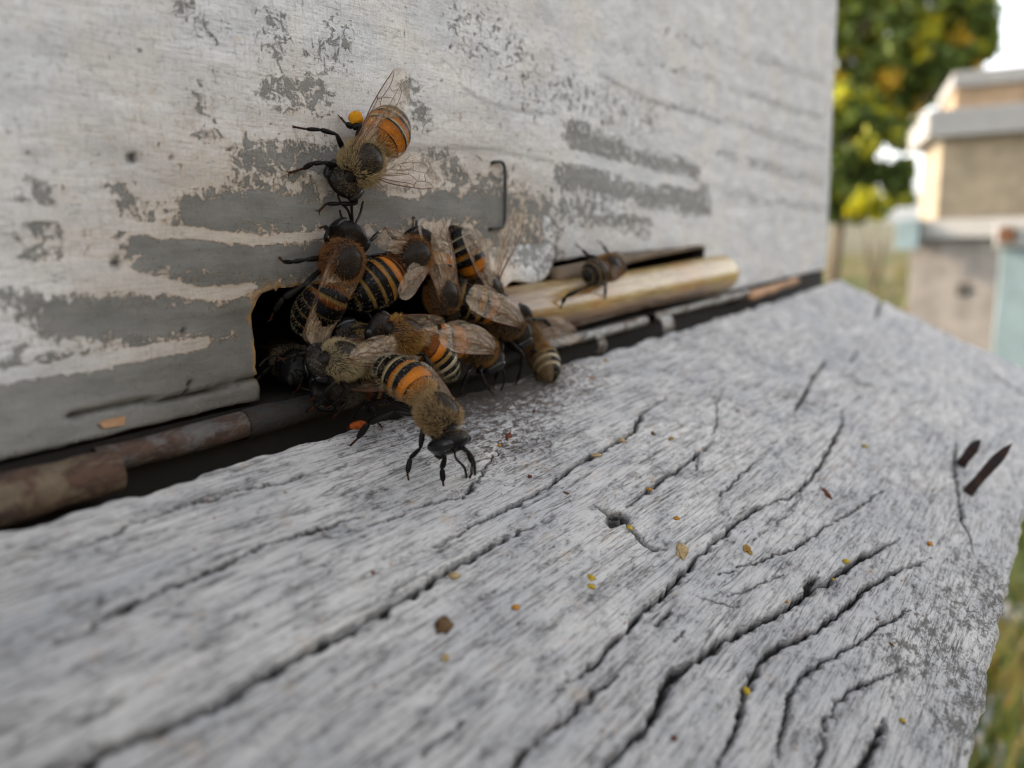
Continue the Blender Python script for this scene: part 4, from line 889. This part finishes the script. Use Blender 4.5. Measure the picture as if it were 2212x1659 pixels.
crumbs = [ # px, py, size mm, colour, long, label, group
 (1344, 951, .45, 'tan', 1.3, 'pale yellow grain of wax at the upper end of a long board crack', None),
 (1290, 983, .4, 'tan', 2.2, 'heap of tan grains lying along the crack behind the crowd', None),
 (1403, 1057, .34, 'orange', 1.2, 'orange grain lying in the crack above the dark broken hole', None),
 (1360, 1139, .4, 'yellow', 1.0, 'pale orange grain at the rim of the dark broken hole', None),
 (1473, 1190, .62, 'tan', 2.0, 'long pointed tan flake right of the dark broken hole', 'flake'),
 (1614, 1186, .48, 'gold', 1.7, 'golden brown chip lying alone between two cracks on the board', 'chip'),
 (1278, 1248, .42, 'yellow', 1.1, 'upper one of two touching yellow wax rings below the dark hole', None),
 (1278, 1268, .42, 'yellow', 1.0, 'lower one of two touching yellow wax rings below the dark hole', None),
 (981, 1244, .45, 'tan', 1.3, 'blurred tan crumb just under the longest crack', None),
 (1114, 1311, .34, 'orange', 1.3, 'small orange crumb on bare wood below the longest crack', None),
 (1145, 1029, .26, 'red', 1.2, 'dark red speck between the front bee and the crack', None),
 (1223, 1065, .28, 'brown', 1.4, 'brown speck left of the dark broken hole', None),
 (1098, 943, .42, 'red', 2.8, 'long dark red crumb just behind the front bee head', None),
 (1078, 962, .26, 'orange', 1.3, 'orange crumb beside the long dark red crumb', None),
 (1153, 889, .3, 'red', 1.2, 'reddish crumb near the board edge behind the front bee', None),
 (1278, 817, .34, 'orange', 1.2, 'orange crumb near the board edge right of the last tail', None),
 (1309, 779, .5, 'tan', 1.5, 'ochre flake at the board edge under the pale tin', None),
 (1411, 936, .36, 'brown', 1.6, 'brown splinter on smooth grey wood above the second crack', None),
 (1450, 947, .34, 'gold', 1.9, 'olive sliver beside the brown splinter', None),
 (958, 1352, .62, 'brown', 1.4, 'large dark brown blurred crumb in the lower middle of the board', 'blob'),
 (962, 1420, .34, 'tan', 1.2, 'faint tan crumb below the large dark brown one', None),
 (1462, 1119, .28, 'orange', 1.8, 'thin orange sliver right of the dark broken hole', None),
 (1784, 1064, .42, 'red', 3.4, 'rust red rod-like crumb right of the wide crack', 'stick'),
 (1869, 963, .4, 'yellow', 1.7, 'small yellow grain high on the board near the nails', None),
 (1828, 1212, .36, 'yellow', 1.6, 'bright yellow grain on the lip of a crack', None),
 (2009, 1175, .45, 'orange', 1.3, 'red brown round crumb below the nails', None),
 (1800, 1251, .2, 'yellow', 1.2, 'tiny lemon grain lodged inside a crack', None),
 (1613, 1492, .36, 'yellow', 1.3, 'orange yellow grain in a curved crack near the lower edge', None),
 (1950, 1556, .3, 'yellow', 1.0, 'yellow grain near the lower right board edge', None),
 (1926, 1393, .28, 'brown', 1.2, 'brown speck between fine cracks at the lower right', None),
 (805, 1238, .24, 'red', 1.0, 'small dark red dot on the blurred left of the board', None),
 (844, 1218, .22, 'orange', 1.3, 'small orange dot beside the dark red one', None),
 (711, 1238, .26, 'brown', 1.2, 'faint brown dot farthest left on the board', None),
 (1457, 1594, .26, 'red', 1.0, 'red brown dot near the lower edge between two cracks', None),
 (1700, 1300, .2, 'orange', 1.2, 'tiny orange speck above a crack at the right', None), (1893, 1338, .22, 'red', 1.2, 'tiny red speck by a fine crack at the right', None),
]
for px, py, sz, c, lg, lb, kind in crumbs:
    sz *= .88 if kind is None else 1.0; p = B(px, py, sz * .2)
    mb = crumb_mesh('crumb', sz, cm[c], .9, .45, lg); v0 = mb.v[0]
    a = rng.uniform(-.6, .8) if kind != 'stick' else -0.9
    if kind in ('flake', 'chip'): a = -0.45
    ca, sa = math.cos(a), math.sin(a); x = v0[:, 0] * ca - v0[:, 1] * sa; y = v0[:, 0] * sa + v0[:, 1] * ca
    mb.v[0] = p + np.outer(x, (1, 0, 0)) + np.outer(y, BV) + np.outer(v0[:, 2] + (dep.min() * 0), BN)
    mb.build({'flake': 'wood_flake', 'chip': 'wood_chip'}.get(kind, 'crumb'), cm[c], None, p, smooth=(kind not in ('flake', 'chip')), label=lb, category='chip' if kind in ('flake', 'chip') else 'crumb', group='crumbs scattered on the landing board')

# ------------------------------------------------------------------ ground, neighbour hives, trees
GZ0 = -400.0
s_ = NT('dry_grass_ground'); v = s_.coord((.001, .001, .001))
g1 = s_.noise(v, 3, 6, .7); g2 = s_.noise(v, 40, 5, .7)
c = s_.mix(s_.ramp(g1, [(.4, 0.0), (.6, 1.0)]), (.10, .105, .065), (.17, .15, .115)); c = s_.mix(s_.ramp(g2, [(.35, .6), (.6, 0.0)]), c, (.05, .045, .03))
s_.set(Base_Color=c, Roughness=.95, Specular_IOR_Level=.1); s_.bump(g2, .8, 20)
gx_ = seq((-12000, -2000, 500), (-2000, 8000, 160), (8000, 60000, 4000)); gy_ = seq((-20000, -6000, 2000), (-6000, 5000, 160), (5000, 60000, 4000))
GXX, GYY = np.meshgrid(gx_, gy_, indexing='ij'); GZZ = GZ0 + 70 * (fbm(GXX * .0016, GYY * .0016, 4) - .5) * np.clip((np.hypot(GXX, GYY) - 600) / 500, 0, 1)
GZZ = GZZ + 2700 * (lambda t: t * t * (3 - 2 * t))(np.clip((-GYY - 900) / 4500, 0, 1)) * np.clip((7000 - GXX) / 4000, 0, 1)      # made-up bank behind the camera, added to block low sky light
mb = MB(); mb.grid(np.stack([GXX, GYY, GZZ], -1)); mb.build('ground', s_.m, None, (0, 0, GZ0), kind='structure')

mg = NT('meadow_grass'); mg.set(Base_Color=mg.attr('Col', 'Color'), Roughness=.7, Specular_IOR_Level=.2)
def leaf_shader(name, spec=.3):
    s = NT(name); s.set(Base_Color=s.attr('Col', 'Color'), Roughness=.5, Specular_IOR_Level=spec)
    t = s.n.new('ShaderNodeBsdfTranslucent'); s.link(s.mix(1.0, s.attr('Col', 'Color'), (1.0, .95, .45), 'MULTIPLY'), t.inputs[0])
    m = s.n.new('ShaderNodeMixShader'); m.inputs[0].default_value = .5; s.link(s.b.outputs[0], m.inputs[1]); s.link(t.outputs[0], m.inputs[2]); s.link(m.outputs[0], s.out.inputs[0]); return s.m
M['leaf'] = leaf_shader('leaf')
N = 26000
r_ = 500 + 9000 * rng.rand(N) ** 1.7; az = R(-38) + R(62) * rng.rand(N)
gxp = r_ * np.cos(az); gyp = r_ * np.sin(az)
ok = ~((gxp < 330) & (gyp > -70)); gxp, gyp = gxp[ok], gyp[ok]; N = len(gxp)
hgt_ = rng.uniform(25, 75, N) * (1 + .8 * (fbm(gxp * .004, gyp * .004) - .3)); yw = rng.uniform(0, 6.28, N); ln = rng.uniform(-.5, .5, (N, 2)); wdt = rng.uniform(3, 7, N)
zb = GZ0 + 70 * (fbm(gxp * .0016, gyp * .0016, 4) - .5) * np.clip((np.hypot(gxp, gyp) - 600) / 500, 0, 1)
V = np.zeros((N, 3, 3)); V[:, 0] = np.c_[gxp - wdt * np.cos(yw), gyp - wdt * np.sin(yw), zb - 3]; V[:, 1] = np.c_[gxp + wdt * np.cos(yw), gyp + wdt * np.sin(yw), zb - 3]; V[:, 2] = np.c_[gxp + ln[:, 0] * hgt_, gyp + ln[:, 1] * hgt_, zb + hgt_]
dry = fbm(gxp * .003, gyp * .003)[:, None] + rng.uniform(-.25, .25, (N, 1)); kk = np.clip((dry - .42) * 5, 0, 1)
Cc = np.array((.075, .11, .04)) * (1 - kk) + np.array((.20, .155, .075)) * kk
mb = MB(); mb.add(V.reshape(-1, 3), [(3 * i, 3 * i + 1, 3 * i + 2) for i in range(N)], 0, np.repeat(Cc, 3, 0)); mb.build('grass', M['leaf'], None, (3000, 0, GZ0), smooth=False, kind='stuff')

def bgpt(px, py, x):      # point where the sight line through a photo pixel meets the plane at world x
    r = ray(px, py); return CAMP + r * ((x - CAMP[0]) / r[0])
def stack(origin, yaw, parts, **props):
    root = empty('beehive', origin, **props); ca, sa = math.cos(yaw), math.sin(yaw); O = np.asarray(origin, float)
    for name, a, b, mat, lb, dyaw in parts:
        mb = MB(); mb.box(a, b); v = mb.v[0]; c2, s2 = math.cos(yaw + dyaw), math.sin(yaw + dyaw)
        mb.v[0] = np.c_[O[0] + v[:, 0] * c2 - v[:, 1] * s2, O[1] + v[:, 0] * s2 + v[:, 1] * c2, O[2] + v[:, 2]]
        c_ = mb.v[0].mean(0); o = mb.build(name, mat, root, c_, smooth=False, bevel=3)
        if lb: o['label'] = lb
    return root
hx = 2200.0
pw = simple('aged_cream_paint', (.27, .22, .15), .7, .3, .02, bd=2); pg = simple('aged_brown_grey_box', (.20, .18, .165), .8, .35, .02, bd=2)
pb_ = simple('pale_blue_paint', (.17, .23, .245), .7, .25, .02, bd=2); pl = simple('pale_lid_tin', (.27, .265, .255), .5, .15, .02, metal=.0, bd=2); po = simple('bare_board_rim', (.30, .21, .13), .8, .3, .03, bd=2)
dkh = simple('dark_hole', (.05, .045, .04), .9, bump=0); rs = simple('rusty_clamp', (.11, .045, .015), .8, .3, .05, bd=2)
lp = bgpt(1992, 480, hx); zt_ = lambda py: bgpt(2100, py, hx)[2]
z0, z1, z2, z3, z4, z5 = GZ0 + 60, zt_(512), zt_(472), zt_(292), zt_(232), zt_(186); z6 = zt_(152)
oy = lp[1]; ori = (hx, oy, GZ0)
zz = lambda z: z - GZ0
stack(ori, R(0), [
 ('brood_box', (0, -480, 60), (420, 22, zz(z1) - 1), pg, 'lower box of brown grey weathered wood', R(-4)),
 ('ledge', (-40, -500, zz(z1)), (430, 50, zz(z2)), pl, 'pale ledge between the boxes', R(-4)),
 ('super_box', (0, -500, zz(z2) + .5), (420, -30, zz(z3) - .5), pw, 'upper cream box lit on its left side', R(14)),
 ('lid', (-38, -520, zz(z3)), (460, 6, zz(z4)), pl, 'pale tin lid', R(14)),
 ('lid_board', (-10, -480, zz(z4) + .5), (420, -52, zz(z5)), po, 'bare brown board under the lid top', R(12)),
 ('roof', (-20, -500, zz(z5) + .5), (430, -44, zz(z6)), pl, None, R(12)),
 ('entrance_hole', (-5, -118, zz(zt_(640))), (1.5, -88, zz(zt_(612))), dkh, 'round dark hole in the lower box', R(-4)),
 ('stand', (30, -440, 0), (390, -20, 59), pg, None, R(-4)),
], label='blurred weathered two-box beehive with pale lid standing behind at the right', category='beehive')
q = bgpt(1948, 500, hx - 60)
mb = MB(); mb.box((hx - 70, q[1] - 40, z1 - 25), (hx - 42, q[1] + 12, z2 + 2)); mb.build('hive_corner_block', pb_, None, (hx - 60, q[1], z1), smooth=False, bevel=2, label='pale blue corner block at the left end of the blurred hive ledge', category='block')
hx2 = 1750.0; q = bgpt(2160, 560, hx2); zq = lambda py: bgpt(2190, py, hx2)[2]
stack((hx2, q[1], GZ0), 0, [
 ('box', (0, -430, 50), (420, 0, zz(zq(535))), pb_, None, 0), ('lid', (-20, -450, zz(zq(535)) + .5), (440, 10, zz(zq(478))), pl, None, 0),
 ('clamp', (-30, -22, zz(zq(522))), (-21, 4, zz(zq(490))), rs, 'rusty orange clamp', 0), ('stand', (30, -400, 0), (390, -30, 49.5), pg, None, 0)],
 label='pale blue beehive cut off by the right edge of the frame', category='beehive')
# pale stones on the grass seen under the right edge of the board
for i, (px, py, sz) in enumerate(((2125, 1585, 34), (2195, 1530, 30), (2190, 1330, 16), (2150, 1640, 26))):
    r = ray(px, py); t = (GZ0 + 8 - CAMP[2]) / r[2]; p = CAMP + r * t
    mb = crumb_mesh('stone', sz, None, .5, .5, 1.3); mb.v[0] = mb.v[0] + p
    mb.build('stone', simple('pale_stone', (.26, .27, .29), .8, .3, .05, bd=2) if i == 0 else bpy.data.materials['pale_stone'], None, p,
             label=('pale grey stone lying lowest on the grass right of the board', 'pale grey stone on the grass at the lower right edge of the frame', 'small pale stone highest on the grass right of the board', 'half-hidden pale stone against the board at the bottom edge')[i], category='stone', group='stones on the grass')

bark = simple('bark', (.12, .09, .06), .9, .5, .01, bd=6)
def tree(base, h, crown, nleaf, cols, leaf=32, label='', name='broadleaf_tree', limbs=7, gaps=.5, cat='tree'):
    base = np.asarray(base, float); root = empty(name, base, label=label, category=cat, group='trees behind the hives')
    mb = MB(); n = 14; t = np.linspace(0, 1, n)[:, None]
    tk = base + np.hstack([40 * np.sin(t * 4), 30 * np.cos(t * 3) - 30, t * h * .75]); mb.tube(tk, np.linspace(h * .028, h * .010, n), 10)
    for i in range(limbs):
        k = 4 + i % 8; a = tk[k]; c_, rad = crown[i % len(crown)]; e = np.asarray(c_) + rng.randn(3) * np.asarray(rad) * .35
        q = catmull([a, (a + e) / 2 + np.array([0, 0, -.1 * h * rng.rand()]), e], 10); mb.tube(q, np.linspace(h * .011, h * .003, 10), 7)
    mb.build('trunk', bark, root, base)
    Vs = []; Cs = []; per = nleaf // len(crown)
    for c_, rad in crown:
        c_ = np.asarray(c_, float); rad = np.asarray(rad, float)
        cl = rng.randn(max(6, per // 60), 3); cl /= np.linalg.norm(cl, axis=1)[:, None]; cl = c_ + cl * rad * (rng.rand(len(cl), 1) ** .45)
        which = rng.randint(len(cl), size=per); p = cl[which] + rng.randn(per, 3) * rad * .19
        cc = np.array(cols)[rng.choice(len(cols), size=len(cl), p=None)][which] * rng.uniform(.7, 1.3, (per, 1))
        u1 = rng.randn(per, 3); u1 /= np.linalg.norm(u1, axis=1)[:, None]; u2 = rng.randn(per, 3); u2 -= (u2 * u1).sum(1)[:, None] * u1; u2 /= np.linalg.norm(u2, axis=1)[:, None]
        L = leaf * rng.uniform(.7, 1.3, (per, 1)); Vs.append(np.stack([p - u1 * L, p + u2 * L * .45, p + u1 * L, p - u2 * L * .45], 1)); Cs.append(np.repeat(cc, 4, 0))
    V = np.concatenate(Vs).reshape(-1, 3); Cc = np.concatenate(Cs); mb = MB(); mb.add(V, [(4 * i, 4 * i + 1, 4 * i + 2, 4 * i + 3) for i in range(len(V) // 4)], 0, Cc)
    mb.build('crown', M['leaf'], root, base, smooth=False)
G1, G2, Yl, Yo = (.085, .125, .032), (.15, .20, .05), (.36, .36, .03), (.48, .32, .03)
tx = 5200.0; bp = lambda px, py, x=tx: bgpt(px, py, x)
k_ = tx / 1.15 / FOC         # about mm per photo pixel at that distance
def crownset(L, x=tx):
    out = []
    for px, py, r in L: p = bp(px, py, x); kr = depth(p) / FOC * r; out.append((p, (kr * 1.1, kr, kr)))
    return out
b0 = bp(1700, 500); b0[2] = GZ0
tree(b0, 2600, crownset([(1640, 80, 130), (1760, 60, 110), (1850, 40, 90), (1930, 60, 85), (2030, 30, 85), (2100, 60, 50), (1900, 150, 60), (1830, 200, 70), (1990, 120, 60), (2060, 120, 60), (2110, 110, 35), (1950, 210, 42), (1915, 250, 35), (1700, -120, 160), (1900, -120, 130), (2060, -90, 90)]), 26000, [G1, G2, G1, G2, Yl, Yo], 34,
     'tall dark green tree with yellow-lit leaves behind the right edge of the hive', limbs=12)
b1 = bp(1800, 500, 4300); b1[2] = GZ0
tree(b1, 1100, crownset([(1800, 240, 60), (1870, 250, 45), (1790, 340, 70), (1860, 330, 55), (1900, 270, 30), (1850, 410, 50), (1770, 430, 60), (1905, 370, 25), (1945, 300, 22), (1940, 410, 30), (1950, 360, 16)], 4300), 10500, [G1, G1, G2, Yl], 26,
     'lower dark green shrub filling the gap beside the hive wall', name='shrub', cat='shrub')
b2 = bp(1880, 500, 3600); b2[2] = GZ0
tree(b2, 420, crownset([(1872, 440, 26), (1900, 455, 20), (1850, 450, 16)], 3600), 2200, [Yl, (.45, .42, .02), Yl, G2], 20,
     'small bright yellow bush at ground level beside the hive wall', name='bush', limbs=3, cat='bush')
b3 = bp(1400, 500, 9000); b3[2] = GZ0
tree(b3, 4200, crownset([(1500, 200, 160), (1780, 420, 50), (1680, 300, 130), (1850, 455, 25), (1965, 290, 26), (1990, 200, 34), (1950, 425, 26), (2050, 150, 30), (1960, 370, 16), (1930, 200, 30)], 9000), 9000, [G1, G2], 60, 'farther green tree mostly hidden behind the hive wall', limbs=6)
